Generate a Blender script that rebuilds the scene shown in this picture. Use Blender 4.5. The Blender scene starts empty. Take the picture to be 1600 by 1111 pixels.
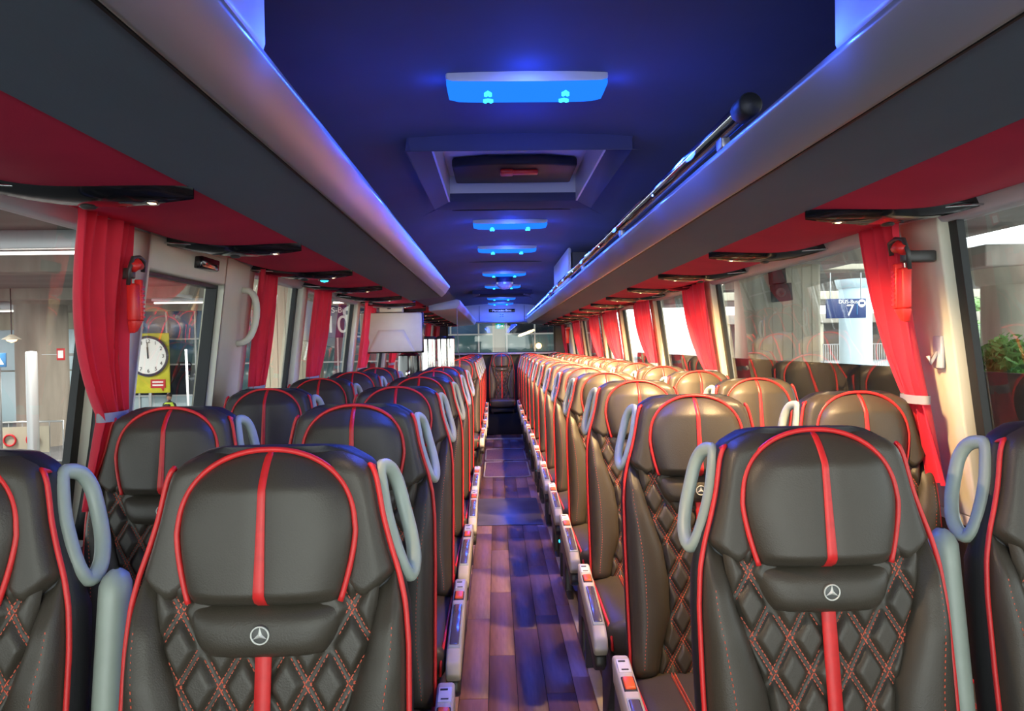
import bpy, bmesh, math, random
from mathutils import Vector, Matrix
random.seed(7)
S = bpy.context.scene
COL = S.collection
PI = math.pi
R = math.radians

# ------------------------------------------------------------------ camera
CX, CZ = -0.09, 1.42            # eye: slightly left of the aisle's centre line, about head height of the seats
F = 1150.0                      # focal length in px of a 1600 px wide frame
cam = bpy.data.cameras.new('camera'); co = bpy.data.objects.new('camera', cam); COL.objects.link(co)
cam.sensor_width = 36; cam.lens = F / 1600 * 36; cam.clip_start = 0.05; cam.clip_end = 500
yaw, pitch, roll = math.atan(25 / F), math.atan(17.5 / F), R(0.9)
fwd = Vector((math.sin(yaw) * math.cos(pitch), math.cos(yaw) * math.cos(pitch), -math.sin(pitch)))
q = fwd.to_track_quat('-Z', 'Y')
co.matrix_world = Matrix.Translation((CX, 0, CZ)) @ q.to_matrix().to_4x4() @ Matrix.Rotation(-roll, 4, 'Z')
S.camera = co

# ------------------------------------------------------------------ view + world
S.view_settings.view_transform = 'Standard'; S.view_settings.look = 'None'
S.view_settings.gamma = 1; S.view_settings.use_curve_mapping = False
S.view_settings.exposure = 0.0
S.cycles.max_bounces = 7; S.cycles.diffuse_bounces = 3; S.cycles.glossy_bounces = 3
S.cycles.transmission_bounces = 4; S.cycles.transparent_max_bounces = 14
S.cycles.sample_clamp_indirect = 4; S.cycles.caustics_reflective = False; S.cycles.caustics_refractive = False
S.cycles.use_denoising = True
W = bpy.data.worlds.new('overcast_sky'); S.world = W; W.use_nodes = True
bg = W.node_tree.nodes['Background']; bg.inputs[0].default_value = (0.86, 0.95, 0.95, 1); bg.inputs[1].default_value = 4.6

BLUE = (0.03, 0.10, 1.0); WARM = (1.0, 0.66, 0.30)
def light(name, kind, loc, energy, color, size=0.1, size_y=None, direction=None, spot=None, blend=0.6):
    l = bpy.data.lights.new(name, kind); l.energy = energy; l.color = color
    if kind == 'AREA':
        l.shape = 'RECTANGLE' if size_y else 'SQUARE'; l.size = size
        if size_y: l.size_y = size_y
    else: l.shadow_soft_size = size
    if kind == 'SPOT': l.spot_size = R(spot); l.spot_blend = blend
    o = bpy.data.objects.new(name, l); COL.objects.link(o); o.location = loc
    if direction: o.rotation_euler = Vector(direction).to_track_quat('-Z', 'Y').to_euler()
    return o
CEIL = CZ + 0.68
LAMPS = [1.92, 4.12, 5.2, 7.0, 8.5, 10.7, 12.0]
for yy in LAMPS:
    light('blue_lamp_glow', 'POINT', (0, yy + 0.26, CEIL - 0.13), 1.9, BLUE, 0.05)
    light('blue_lamp_glow', 'POINT', (0, yy - 0.30, CEIL - 0.13), 0.5, BLUE, 0.05)
    light('blue_lamp_light', 'AREA', (0, yy, CEIL - 0.06), 12.0, BLUE, 0.38, 0.08, (0, 0, -1))
    light('blue_lamp_glow', 'POINT', (0, yy - 0.09, CEIL - 0.05), 0.9, BLUE, 0.02)
    for s in (-1, 1): light('blue_lamp_glow', 'POINT', (s * 0.235, yy, CEIL - 0.035), 0.25, BLUE, 0.015)
# blue LEDs along the edge of the racks, and low spots added to make the blue pools on the aisle floor
for s in (-1, 1):
    for k in range(5 if s < 0 else 10):
        light('rack_led', 'POINT', (s * 0.365, 1.06 + 1.2 * k, CZ + 0.43), 0.55, BLUE, 0.008)
        light('rack_led', 'POINT', (s * 0.32, 0.6 + 1.2 * k, CZ + 0.44), 1.0, BLUE, 0.05)
for k in range(6):
    light('floor_pool_spot', 'SPOT', (0.258, 3.18 + 1.26 * k, 0.22), 2.2, BLUE, 0.006, None, (-0.35, 0, -1), 75, 1.0)
# reading spots in the service panels
for k in range(12):
    g = (0.8, 1.5, 2.0, 2.4, 2.6, 2.6, 2.4, 2.0, 1.4, .9, .6, .5)[k]
    light('reading_and_fill_spot', 'SPOT', (0.66, 1.75 + 0.83 * k, CZ + 0.27), 75 * g, WARM, 0.03, None, (0.05, 0.55, -1), 130, 0.8)
for k in range(8):
    light('rack_spot', 'SPOT', (-0.44, 0.98 + 0.81 * k, CZ + 0.33), 22, (1, .68, .40), 0.006, None, (1.0, 0.35, -.85), 75, 0.6)
for k in range(3):
    light('reading_and_fill_spot', 'SPOT', (-0.66, 6.9 + 0.83 * k, CZ + 0.27), 18, WARM, 0.03, None, (0.0, 0.4, -1), 115, 0.8)
light('reading_and_fill_spot', 'SPOT', (-0.80, 4.95, CZ + 0.25), 8, (1, .93, .8), 0.03, None, (-0.1, 1, -0.30), 75, 0.8)  # added fill aimed back to brighten the monitor cover
# daylight through the windscreen behind the photographer
light('windscreen_daylight', 'AREA', (0, -1.6, 1.9), 29, (0.88, 0.98, 0.84), 2.0, 1.2, (0, 1, -0.12))

# ------------------------------------------------------------------ materials
def mat(name, col, rough=0.5, metal=0.0, noise=0.0, nscale=20.0, bump=0.0, bscale=200.0, sheen=0.0, coat=0.0, emis=None, estr=0.0, col2=None, spec=0.5, stretch=None, translucent=0.0):
    m = bpy.data.materials.new(name); m.use_nodes = True
    nt = m.node_tree; b = nt.nodes['Principled BSDF']
    b.inputs['Base Color'].default_value = (*col, 1); b.inputs['Roughness'].default_value = rough
    b.inputs['Metallic'].default_value = metal; b.inputs['Specular IOR Level'].default_value = spec
    if sheen: b.inputs['Sheen Weight'].default_value = sheen
    if coat: b.inputs['Coat Weight'].default_value = coat; b.inputs['Coat Roughness'].default_value = 0.08
    if emis: b.inputs['Emission Color'].default_value = (*emis, 1); b.inputs['Emission Strength'].default_value = estr
    tc = nt.nodes.new('ShaderNodeTexCoord'); vec = tc.outputs['Object']
    if stretch:
        mp = nt.nodes.new('ShaderNodeMapping'); mp.inputs['Scale'].default_value = stretch
        nt.links.new(vec, mp.inputs[0]); vec = mp.outputs[0]
    if noise or col2:
        n = nt.nodes.new('ShaderNodeTexNoise'); n.inputs['Scale'].default_value = nscale; n.inputs['Detail'].default_value = 5
        nt.links.new(vec, n.inputs['Vector'])
        mx = nt.nodes.new('ShaderNodeMix'); mx.data_type = 'RGBA'
        c2 = col2 or tuple(max(0, c * (1 - noise)) for c in col); c1 = col if col2 else tuple(min(1, c * (1 + noise)) for c in col)
        mx.inputs[6].default_value = (*c1, 1); mx.inputs[7].default_value = (*c2, 1)
        rp = nt.nodes.new('ShaderNodeMapRange'); rp.inputs[1].default_value = 0.3; rp.inputs[2].default_value = 0.7
        nt.links.new(n.outputs['Fac'], rp.inputs[0]); nt.links.new(rp.outputs[0], mx.inputs[0])
        nt.links.new(mx.outputs[2], b.inputs['Base Color'])
    if bump:
        n2 = nt.nodes.new('ShaderNodeTexNoise'); n2.inputs['Scale'].default_value = bscale; n2.inputs['Detail'].default_value = 3
        nt.links.new(vec, n2.inputs['Vector'])
        bp = nt.nodes.new('ShaderNodeBump'); bp.inputs['Strength'].default_value = bump; bp.inputs['Distance'].default_value = 0.002
        nt.links.new(n2.outputs['Fac'], bp.inputs['Height']); nt.links.new(bp.outputs[0], b.inputs['Normal'])
    if translucent:
        tr = nt.nodes.new('ShaderNodeBsdfTranslucent'); tr.inputs[0].default_value = (*col, 1)
        ms = nt.nodes.new('ShaderNodeMixShader'); ms.inputs[0].default_value = translucent
        nt.links.new(b.outputs[0], ms.inputs[1]); nt.links.new(tr.outputs[0], ms.inputs[2])
        nt.links.new(ms.outputs[0], nt.nodes['Material Output'].inputs['Surface'])
    return m
def glass_mat(name, tint, refl=1.0):
    m = bpy.data.materials.new(name); m.use_nodes = True; nt = m.node_tree; nt.nodes.clear()
    o = nt.nodes.new('ShaderNodeOutputMaterial'); t = nt.nodes.new('ShaderNodeBsdfTransparent'); t.inputs[0].default_value = (*tint, 1)
    g = nt.nodes.new('ShaderNodeBsdfGlossy'); g.inputs['Roughness'].default_value = 0.0; g.inputs[0].default_value = (refl, refl, refl, 1)
    f = nt.nodes.new('ShaderNodeFresnel'); f.inputs[0].default_value = 1.5
    x = nt.nodes.new('ShaderNodeMixShader'); 
    ge = nt.nodes.new('ShaderNodeNewGeometry'); iv = nt.nodes.new('ShaderNodeMath'); iv.operation = 'SUBTRACT'; iv.inputs[0].default_value = 1; nt.links.new(ge.outputs['Backfacing'], iv.inputs[1])
    mu = nt.nodes.new('ShaderNodeMath'); mu.operation = 'MULTIPLY'; nt.links.new(iv.outputs[0], mu.inputs[0]); nt.links.new(f.outputs[0], mu.inputs[1])
    nt.links.new(mu.outputs[0], x.inputs[0]); nt.links.new(t.outputs[0], x.inputs[1]); nt.links.new(g.outputs[0], x.inputs[2])
    nt.links.new(x.outputs[0], o.inputs[0]); return m
def emit(name, col, s):
    m = bpy.data.materials.new(name); m.use_nodes = True; nt = m.node_tree; nt.nodes.clear()
    o = nt.nodes.new('ShaderNodeOutputMaterial'); e = nt.nodes.new('ShaderNodeEmission'); e.inputs[0].default_value = (*col, 1); e.inputs[1].default_value = s
    nt.links.new(e.outputs[0], o.inputs[0]); return m
M = dict(
    leather=mat('black_leather', (0.058, 0.048, 0.036), 0.42, noise=0.10, nscale=9, bump=0.25, bscale=420, spec=0.45),
    leather2=mat('black_leather_shell', (0.022, 0.021, 0.024), 0.5, bump=0.2, bscale=400),
    red=mat('red_piping', (0.76, 0.028, 0.028), 0.42, noise=0.08, nscale=60),
    stitch=mat('orange_thread', (0.75, 0.13, 0.07), 0.7),
    plastic=mat('grey_green_plastic', (0.38, 0.44, 0.38), 0.38, noise=0.04, nscale=30),
    cream=mat('cream_plastic', (0.55, 0.51, 0.42), 0.45, noise=0.05, nscale=12),
    ivory=mat('ivory_trim', (0.74, 0.71, 0.58), 0.5, noise=0.04, nscale=8),
    darkp=mat('dark_plastic', (0.05, 0.046, 0.044), 0.4, noise=0.1, nscale=20),
    black=mat('black_gloss', (0.008, 0.008, 0.010), 0.12, coat=0.6),
    rubber=mat('black_rubber', (0.012, 0.013, 0.014), 0.55),
    orange=mat('orange_button', (0.95, 0.13, 0.03), 0.35),
    inset=mat('armrest_pad', (0.10, 0.09, 0.13), 0.18, coat=0.5),
    label=mat('label_plate', (0.62, 0.62, 0.66), 0.4),
    chrome=mat('chrome', (0.75, 0.75, 0.76), 0.12, metal=1.0),
    steel=mat('polished_steel', (0.78, 0.77, 0.74), 0.16, metal=1.0, bump=0.05, bscale=30),
    ceil=mat('ceiling_fabric', (0.050, 0.052, 0.125), 0.9, noise=0.12, nscale=3, sheen=0.1),
    slate=mat('rack_fabric', (0.14, 0.20, 0.28), 0.85, noise=0.10, nscale=3.5, bump=0.15, bscale=300, stretch=(1, 0.35, 1)),
    rail=mat('satin_rail', (0.33, 0.315, 0.31), 0.30, metal=0.35, spec=0.5),
    white=mat('white_plastic', (0.62, 0.62, 0.66), 0.4),
    redfab=mat('red_service_fabric', (0.72, 0.045, 0.12), 0.75, noise=0.08, nscale=4, bump=0.15, bscale=350, spec=0.15),
    curtain=mat('red_curtain', (0.86, 0.020, 0.060), 0.7, noise=0.08, nscale=10, sheen=0.3, bump=0.15, bscale=300, translucent=0.25),
    band=mat('grey_band', (0.35, 0.33, 0.35), 0.7),
    hammer=mat('hammer_red', (0.80, 0.03, 0.025), 0.35),
    plank=mat('wood_vinyl', (0.24, 0.115, 0.09), 0.5, col2=(0.17, 0.075, 0.06), nscale=7, stretch=(9, 1.0, 1)),
    plank2=mat('wood_vinyl_pale', (0.31, 0.165, 0.13), 0.5, col2=(0.23, 0.115, 0.09), nscale=7, stretch=(9, 1.0, 1)),
    plank3=mat('wood_vinyl_dark', (0.17, 0.08, 0.06), 0.5, col2=(0.12, 0.052, 0.042), nscale=7, stretch=(9, 1.0, 1)),
    joint=mat('floor_joint', (0.03, 0.015, 0.012), 0.8),
    track=mat('cream_track', (0.50, 0.42, 0.33), 0.4, noise=0.06),
    mat=mat('rubber_mat', (0.12, 0.11, 0.13), 0.35, noise=0.3, nscale=5),
    glass=glass_mat('side_glass', (0.955, 0.965, 0.96)),
    lens=emit('blue_lens', (0.012, 0.16, 1.0), 1.6),
    led=emit('blue_led', (0.03, 0.62, 1.0), 4.0),
    strip=emit('blue_strip', (0.01, 0.06, 1.0), 2.2),
    spot=emit('reading_bulb', (1.0, 0.72, 0.40), 6.0),
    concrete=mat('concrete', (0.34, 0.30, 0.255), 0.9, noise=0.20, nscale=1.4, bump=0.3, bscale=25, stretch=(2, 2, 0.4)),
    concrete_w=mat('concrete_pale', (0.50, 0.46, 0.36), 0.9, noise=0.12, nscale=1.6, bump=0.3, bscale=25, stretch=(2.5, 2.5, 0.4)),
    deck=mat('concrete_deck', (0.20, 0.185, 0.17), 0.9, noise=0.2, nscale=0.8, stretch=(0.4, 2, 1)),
    asphalt=mat('asphalt', (0.16, 0.16, 0.17), 0.85, noise=0.15, nscale=1.5),
    pave=mat('pale_paving', (0.30, 0.31, 0.32), 0.8, noise=0.06, nscale=1),
    hoard=mat('dark_hoarding', (0.045, 0.05, 0.052), 0.5, noise=0.25, nscale=2),
    metal=mat('galvanised_metal', (0.45, 0.46, 0.47), 0.4, metal=0.6),
    alu=mat('white_mullion', (0.72, 0.76, 0.80), 0.4),
    pane_blue=mat('blue_pane', (0.10, 0.20, 0.38), 0.2, noise=0.3, nscale=0.4),
    pane_dark=mat('dark_pane', (0.02, 0.03, 0.05), 0.12, noise=0.3, nscale=0.5),
    pane_teal=mat('teal_pane', (0.11, 0.22, 0.25), 0.2, noise=0.35, nscale=0.5),
    pane_ice=mat('ice_panel', (0.55, 0.70, 0.78), 0.45, noise=0.08, nscale=0.5),
    sign=mat('sign_blue', (0.012, 0.035, 0.16), 0.35),
    signc=mat('sign_cyan', (0.05, 0.25, 0.55), 0.35),
    paint=mat('glowing_white_paint', (0.9, 0.9, 0.88), 0.5, emis=(1, 1, .95), estr=0.25),  # white print with a faint glow added to its colour
    ink=mat('black_ink', (0.02, 0.02, 0.02), 0.6),
    yellow=mat('yellow_poster', (0.75, 0.72, 0.05), 0.6, noise=0.15, nscale=2),
    redp=mat('red_print', (0.7, 0.02, 0.03), 0.5),
    green=mat('exit_green', (0.0, 0.35, 0.14), 0.4, emis=(0, .6, .25), estr=0.3),
    leaf=mat('green_leaf', (0.17, 0.42, 0.12), 0.6, noise=0.4, nscale=3, translucent=0.3),
    leaf2=mat('pale_leaf', (0.30, 0.48, 0.20), 0.6, noise=0.3, nscale=3, translucent=0.3),
    bark=mat('bark', (0.12, 0.08, 0.05), 0.9),
    hivis=mat('hi_vis', (0.62, 0.85, 0.08), 0.7),
    cloth=mat('dark_cloth', (0.03, 0.03, 0.04), 0.9),
    skin=mat('skin', (0.42, 0.24, 0.17), 0.6),
    hair=mat('hair', (0.03, 0.02, 0.015), 0.8),
    tube=emit('tube_lamp', (1.0, 0.95, 0.85), 6.0),
    lampwarm=emit('warm_lamp', (1.0, 0.6, 0.25), 5.0),
    crystal=mat('crystal', (0.6, 0.62, 0.8), 0.08, metal=0.4),
    hatchglass=mat('hatch_glass', (0.8, 0.8, 0.85), 0.7, spec=.2),
)

# ------------------------------------------------------------------ mesh builder
class MB:
    def __init__(s): s.v = []; s.f = []
    def add(s, vs, fs):
        n = len(s.v); s.v += [tuple(p) for p in vs]; s.f += [tuple(i + n for i in f) for f in fs]; return s
    def box(s, x0, x1, y0, y1, z0, z1, m=None):
        vs = [(x, y, z) for x in (x0, x1) for y in (y0, y1) for z in (z0, z1)]
        if m is not None: vs = [m @ Vector(p) for p in vs]
        return s.add(vs, [(0, 1, 3, 2), (4, 6, 7, 5), (0, 4, 5, 1), (2, 3, 7, 6), (0, 2, 6, 4), (1, 5, 7, 3)])
    def hexa(s, pts):   # 8 points: bottom ring 4, top ring 4
        return s.add(pts, [(3, 2, 1, 0), (4, 5, 6, 7), (0, 1, 5, 4), (1, 2, 6, 5), (2, 3, 7, 6), (3, 0, 4, 7)])
    def grid(s, P, nu, nv, wrap=False, flip=False):  # P[i][j]
        n = len(s.v)
        for i in range(nu):
            for j in range(nv): s.v.append(tuple(P[i][j]))
        for i in range(nu - 1):
            for j in range(nv if wrap else nv - 1):
                a = n + i * nv + j; b = n + i * nv + (j + 1) % nv; c = b + nv; d = a + nv
                s.f.append((a, d, c, b) if flip else (a, b, c, d))
        return s
    def tube(s, path, r, seg=8, closed=False, rz=None, cap=True):
        path = [Vector(p) for p in path]; n = len(path); rings = []
        up = Vector((0, 0, 1)); prev = None
        for i, p in enumerate(path):
            a = path[(i - 1) % n] if (closed or i > 0) else p; b = path[(i + 1) % n] if (closed or i < n - 1) else p
            t = (b - a).normalized()
            if prev is None:
                u = t.cross(up); u = u.normalized() if u.length > 1e-3 else Vector((1, 0, 0))
            else:
                u = prev - t * prev.dot(t); u = u.normalized() if u.length > 1e-4 else t.orthogonal().normalized()
            prev = u; w = t.cross(u)
            rr = r[i] if isinstance(r, (list, tuple)) else r; r2 = rr * (rz or 1)
            rings.append([p + u * (rr * math.cos(2 * PI * k / seg)) + w * (r2 * math.sin(2 * PI * k / seg)) for k in range(seg)])
        if closed: rings.append(rings[0])
        m = len(s.v); s.grid(rings, len(rings), seg, wrap=True)
        if cap and not closed:
            s.f.append(tuple(m + k for k in range(seg))); s.f.append(tuple(m + (n - 1) * seg + k for k in reversed(range(seg))))
        return s
    def lathe(s, prof, o=(0, 0, 0), seg=20, axis='Z'):
        def pt(r, h, a):
            c, d = r * math.cos(a), r * math.sin(a)
            p = (c, d, h) if axis == 'Z' else ((c, h, d) if axis == 'Y' else (h, c, d))
            return (p[0] + o[0], p[1] + o[1], p[2] + o[2])
        s.grid([[pt(r, h, 2 * PI * k / seg) for k in range(seg)] for r, h in prof], len(prof), seg, wrap=True); return s
    def prism(s, poly, h0, h1, plane='XZ'):  # polygon extruded along the missing axis
        def pt(a, b, h): return {'XZ': (a, h, b), 'XY': (a, b, h), 'YZ': (h, a, b)}[plane]
        n = len(poly); vs = [pt(a, b, h0) for a, b in poly] + [pt(a, b, h1) for a, b in poly]
        return s.add(vs, [tuple(range(n)), tuple(reversed(range(n, 2 * n)))] + [(i, i + n, (i + 1) % n + n, (i + 1) % n) for i in range(n)])
    def mesh(s, name, m, smooth=False, bevel=0.0, bseg=2, fixn=True):
        me = bpy.data.meshes.new(name); me.from_pydata(s.v, [], s.f)
        b = bmesh.new(); b.from_mesh(me)
        if fixn:
            bmesh.ops.remove_doubles(b, verts=b.verts, dist=1e-6); bmesh.ops.recalc_face_normals(b, faces=b.faces)
        if bevel:
            ed = [e for e in b.edges if len(e.link_faces) == 2 and e.calc_face_angle(0) > R(30)]
            bmesh.ops.bevel(b, geom=ed, offset=bevel, segments=bseg, profile=0.5, affect='EDGES', clamp_overlap=True)
            smooth = True
        b.to_mesh(me); b.free()
        if smooth:
            me.polygons.foreach_set('use_smooth', [True] * len(me.polygons))
            if bevel or smooth == 'auto': me.set_sharp_from_angle(angle=R(50))
        me.materials.append(m); return me

def link(name, me, parent=None, loc=None, rot=None):
    o = bpy.data.objects.new(name, me); COL.objects.link(o)
    if parent is not None: o.parent = parent
    if loc is not None: o.location = loc
    if rot is not None: o.rotation_euler = rot
    return o
def tag(o, label=None, cat=None, group=None, kind=None):
    if label: o['label'] = label
    if cat: o['category'] = cat
    if group: o['group'] = group
    if kind: o['kind'] = kind
    return o
def thing(name, label, cat, loc=(0, 0, 0), group=None, rz=0):
    return tag(link(name, None, None, loc, (0, 0, rz)), label, cat, group)
def struct(name, mb, m, parent=None, label=None, **k):
    o = link(name, mb.mesh(name, m, **k), parent)
    if parent is None: o['kind'] = 'structure'
    if label: o['label'] = label
    return o
def part(name, mb, m, parent, label=None, **k):
    o = link(name, mb.mesh(name, m, **k), parent)
    if label: o['label'] = label
    return o
def text(body, size, m, name, parent, loc, rot=(PI / 2, 0, 0), ext=0.002, align='CENTER', sx=1.0):
    c = bpy.data.curves.new(name, 'FONT'); c.body = body; c.size = size; c.align_x = align; c.align_y = 'CENTER'; c.extrude = ext
    o = bpy.data.objects.new(name, c); COL.objects.link(o)
    dg = bpy.context.evaluated_depsgraph_get(); me = bpy.data.meshes.new_from_object(o.evaluated_get(dg))
    bpy.data.objects.remove(o); me.materials.clear(); me.materials.append(m)
    o = link(name, me, parent, loc, rot); o.scale = (sx, 1, 1); return o
def copy_tree(o, parent=None):
    c = o.copy(); COL.objects.link(c); c.parent = parent
    for ch in o.children: copy_tree(ch, c)
    return c
def at(px, py, Y):
    """a point at distance Y down the bus, seen in direction (px, py)"""
    dx, dy = px - 775, py - 538
    c_, s_ = math.cos(roll), math.sin(roll)
    u, v = dx * c_ - dy * s_, dx * s_ + dy * c_
    return CX + u * Y / F, CZ - v * Y / F
def lerp(a, b, t): return a + (b - a) * t
def tab(T, t):
    if t <= T[0][0]: return T[0][1]
    for (a, x), (b, y) in zip(T, T[1:]):
        if t <= b: return lerp(x, y, (t - a) / (b - a))
    return T[-1][1]
def smooth_tab(T):
    def f(t, h=0.012): return (tab(T, t - h) + 2 * tab(T, t) + tab(T, t + h)) / 4
    return f

# ------------------------------------------------------------------ bus body
Y0, Y1 = -1.2, 12.75
ZW = CZ + 0.343                        # top of the side windows
SILL = 0.90
def wx(z): return 1.115 + max(0.0, ZW - z) * 0.13   # inner face of the side wall (leans in at the top)
def wp(s, d, z, inset=0.0): return (s * (wx(z) - inset), d, z)
def wallbox(mb, s, d0, d1, z0, z1, i0, i1):
    """slab that follows the leaning wall between insets i0 (aisle side) and i1 (outside)"""
    mb.hexa([wp(s, d0, z0, i0), wp(s, d1, z0, i0), wp(s, d1, z0, i1), wp(s, d0, z0, i1),
             wp(s, d0, z1, i0), wp(s, d1, z1, i0), wp(s, d1, z1, i1), wp(s, d0, z1, i1)])
    return mb

floor = struct('floor', MB().box(-1.24, 1.24, Y0, Y1, -0.06, -0.004), M['joint'])
random.seed(3)
col_x = [-0.26 + 0.118 * i for i in range(6)]
PL = {}
for ci in range(-1, 6):
    x0 = -0.26 + 0.118 * ci; y = Y0 + random.random() * 0.8 + (ci % 2) * 0.4
    while y < 11.5:
        ln = 0.86; k = random.choice(['plank', 'plank', 'plank2', 'plank3'])
        if k not in PL:
            PL[k] = MB().box(0.0012, 0.1168, 0.0015, ln - 0.0015, -0.008, 0.0).mesh('plank', M[k], bevel=0.0012, bseg=1)
        o = link('plank', PL[k], floor, (x0, y, 0)); y += ln
floor['label'] = 'brown wood-look aisle floor'
struct('trim_1', MB().box(-0.33, -0.295, Y0, 11.5, 0.001, 0.012).box(-0.40, -0.365, Y0, 11.5, 0.001, 0.012), M['track'], label='cream seat rail on the floor left of the aisle', bevel=0.003)
struct('trim_2', MB().box(0.285, 0.335, Y0, 11.5, 0.001, 0.012), M['track'], label='cream seat rail on the floor right of the aisle', bevel=0.003)
# floor hatches with metal borders
def hatch_border(d0, d1, lab):
    h = thing('floor_hatch', lab, 'floor hatch', (0.01, (d0 + d1) / 2, 0), 'aisle floor hatches')
    L = (d1 - d0) / 2; w = 0.25; pth = []
    for cx_, cy_, a0 in ((w - .04, L - .04, 0), (-w + .04, L - .04, 90), (-w + .04, -L + .04, 180), (w - .04, -L + .04, 270)):
        for a in range(0, 91, 30): pth.append((cx_ + .04 * math.cos(R(a0 + a)), cy_ + .04 * math.sin(R(a0 + a)), 0.005))
    part('border', MB().tube(pth, 0.009, 6, closed=True, rz=0.6), M['cream'], h, smooth=True)
    part('lid', MB().box(-w + .012, w - .012, -L + .012, L - .012, 0.0005, 0.004), M['plank'], h)
hatch_border(7.85, 8.85, 'wood-topped aisle floor hatch with cream border, the nearer one')
hatch_border(9.0, 9.95, 'wood-topped aisle floor hatch with cream border, the farther one')
tag(part('floor_mat', MB().box(-0.27, 0.26, 5.75, 6.75, 0.001, 0.006), M['mat'], None, bevel=0.002), 'grey worn rubber mat lying across the middle of the aisle', 'mat')
struct('trim_3', MB().box(-0.3, 0.3, 10.95, 11.0, 0.001, 0.02), M['cream'], label='pale step edge strip across the aisle')

for s, nm in ((-1, 'left'), (1, 'right')):
    struct('wall_' + nm, wallbox(MB(), s, Y0, Y1, 0.0, SILL, 0.0, -0.05), M['darkp'])
    struct('baseboard_' + nm, wallbox(MB(), s, Y0, Y1, SILL, SILL + 0.03, 0.03, -0.05), M['ivory'])
    # grey cove along the top of the windows
    mb = MB(); mb.hexa([(s * 1.10, Y0, ZW - .035), (s * 1.10, Y1, ZW - .035), (s * 1.16, Y1, ZW - .035), (s * 1.16, Y0, ZW - .035),
             (s * 1.07, Y0, ZW + .01), (s * 1.07, Y1, ZW + .01), (s * 1.16, Y1, ZW + .05), (s * 1.16, Y0, ZW + .05)])
    struct('trim_%d' % (4 if s < 0 else 5), mb, M['white'], label='grey cove trim above the %s windows' % nm, bevel=0.006)
# ceiling: a shallow vault
rows = []
for i in range(21):
    x = lerp(-1.2, 1.2, i / 20); z = CEIL + 0.012 - 0.03 * (abs(x) / 0.55) ** 2.2 if abs(x) < 1.0 else CEIL - 0.18
    z = max(z, CEIL - 0.12); rows.append([(x, Y0, z), (x, 2.47, z), (x, 3.43, z), (x, Y1, z)])
mb = MB()
for i in range(20):
    for j in range(3):
        hole = j == 1 and abs(rows[i][0][0] + 0.06) < 0.31
        if not hole: mb.add([rows[i][j], rows[i + 1][j], rows[i + 1][j + 1], rows[i][j + 1]], [(0, 1, 2, 3)])
top = [[(p[0], p[1], CEIL + 0.09) for p in r] for r in rows]
for i in range(20):
    for j in range(3):
        if not (j == 1 and abs(rows[i][0][0] + 0.06) < 0.31):
            mb.add([top[i][j], top[i + 1][j], top[i + 1][j + 1], top[i][j + 1]], [(0, 3, 2, 1)])
ceiling = struct('ceiling', mb, M['ceil'], smooth=True, fixn=False)
for yy in (3.75, 6.1, 9.0): part('seam', MB().box(-0.3, 0.3, yy, yy + 0.004, CEIL + 0.001, CEIL + 0.02), M['leather2'], ceiling)

# rear wall with window
struct('wall_rear', MB().box(-1.3, 1.3, 12.72, 12.8, 0, CZ - 0.14).box(-1.3, -0.93, 12.72, 12.8, CZ - .14, CZ + .40).box(0.93, 1.3, 12.72, 12.8, CZ - .14, CZ + .40)
       .box(-1.3, 1.3, 12.72, 12.8, CZ + .40, CEIL + .09), M['darkp'])
wr = struct('window_20', MB().box(-.94, .94, 12.70, 12.74, CZ - .16, CZ - .13).box(-.94, .94, 12.70, 12.74, CZ + .385, CZ + .41).box(-.94, -.91, 12.70, 12.74, CZ - .13, CZ + .385).box(.91, .94, 12.70, 12.74, CZ - .13, CZ + .385), M['rubber'], label='wide rear window')
part('pane', MB().box(-.915, .915, 12.735, 12.741, CZ - .14, CZ + .395), M['glass'], wr)
struct('trim_6', MB().box(-.93, .93, 12.35, 12.70, CZ - .17, CZ - .14), M['cream'], label='shelf behind the rear seats', bevel=0.006)
oh = struct('trim_7', MB().prism([(-.62, CEIL + .02), (.62, CEIL + .02), (.50, CZ + .39), (-.50, CZ + .39)], 12.45, 12.70, 'XZ'), M['white'], label='lilac-lit panel over the rear window')
for x in (-.36, .40): part('seam', MB().box(x - .003, x + .003, 12.444, 12.452, CZ + .40, CEIL - .02), M['leather2'], oh)
part('name_plate', MB().box(-.20, .24, 12.435, 12.449, CZ + .545, CZ + .60), M['black'], oh, bevel=0.004)
text('· Mercedes-Benz', 0.052, M['paint'], 'lettering', oh, (-.17, 12.432, CZ + .572), align='LEFT', sx=1.0)
part('ventilation_slots', MB().box(-.02, .01, 12.44, 12.452, CZ + .50, CZ + .515).box(.02, .05, 12.44, 12.452, CZ + .50, CZ + .515).box(-.02, .01, 12.44, 12.452, CZ + .47, CZ + .48).box(.02, .05, 12.44, 12.452, CZ + .47, CZ + .48), M['black'], oh)
part('ledge', MB().box(-.66, .66, 12.3, 12.7, CZ + .365, CZ + .39), M['rail'], oh, bevel=0.006)

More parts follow.
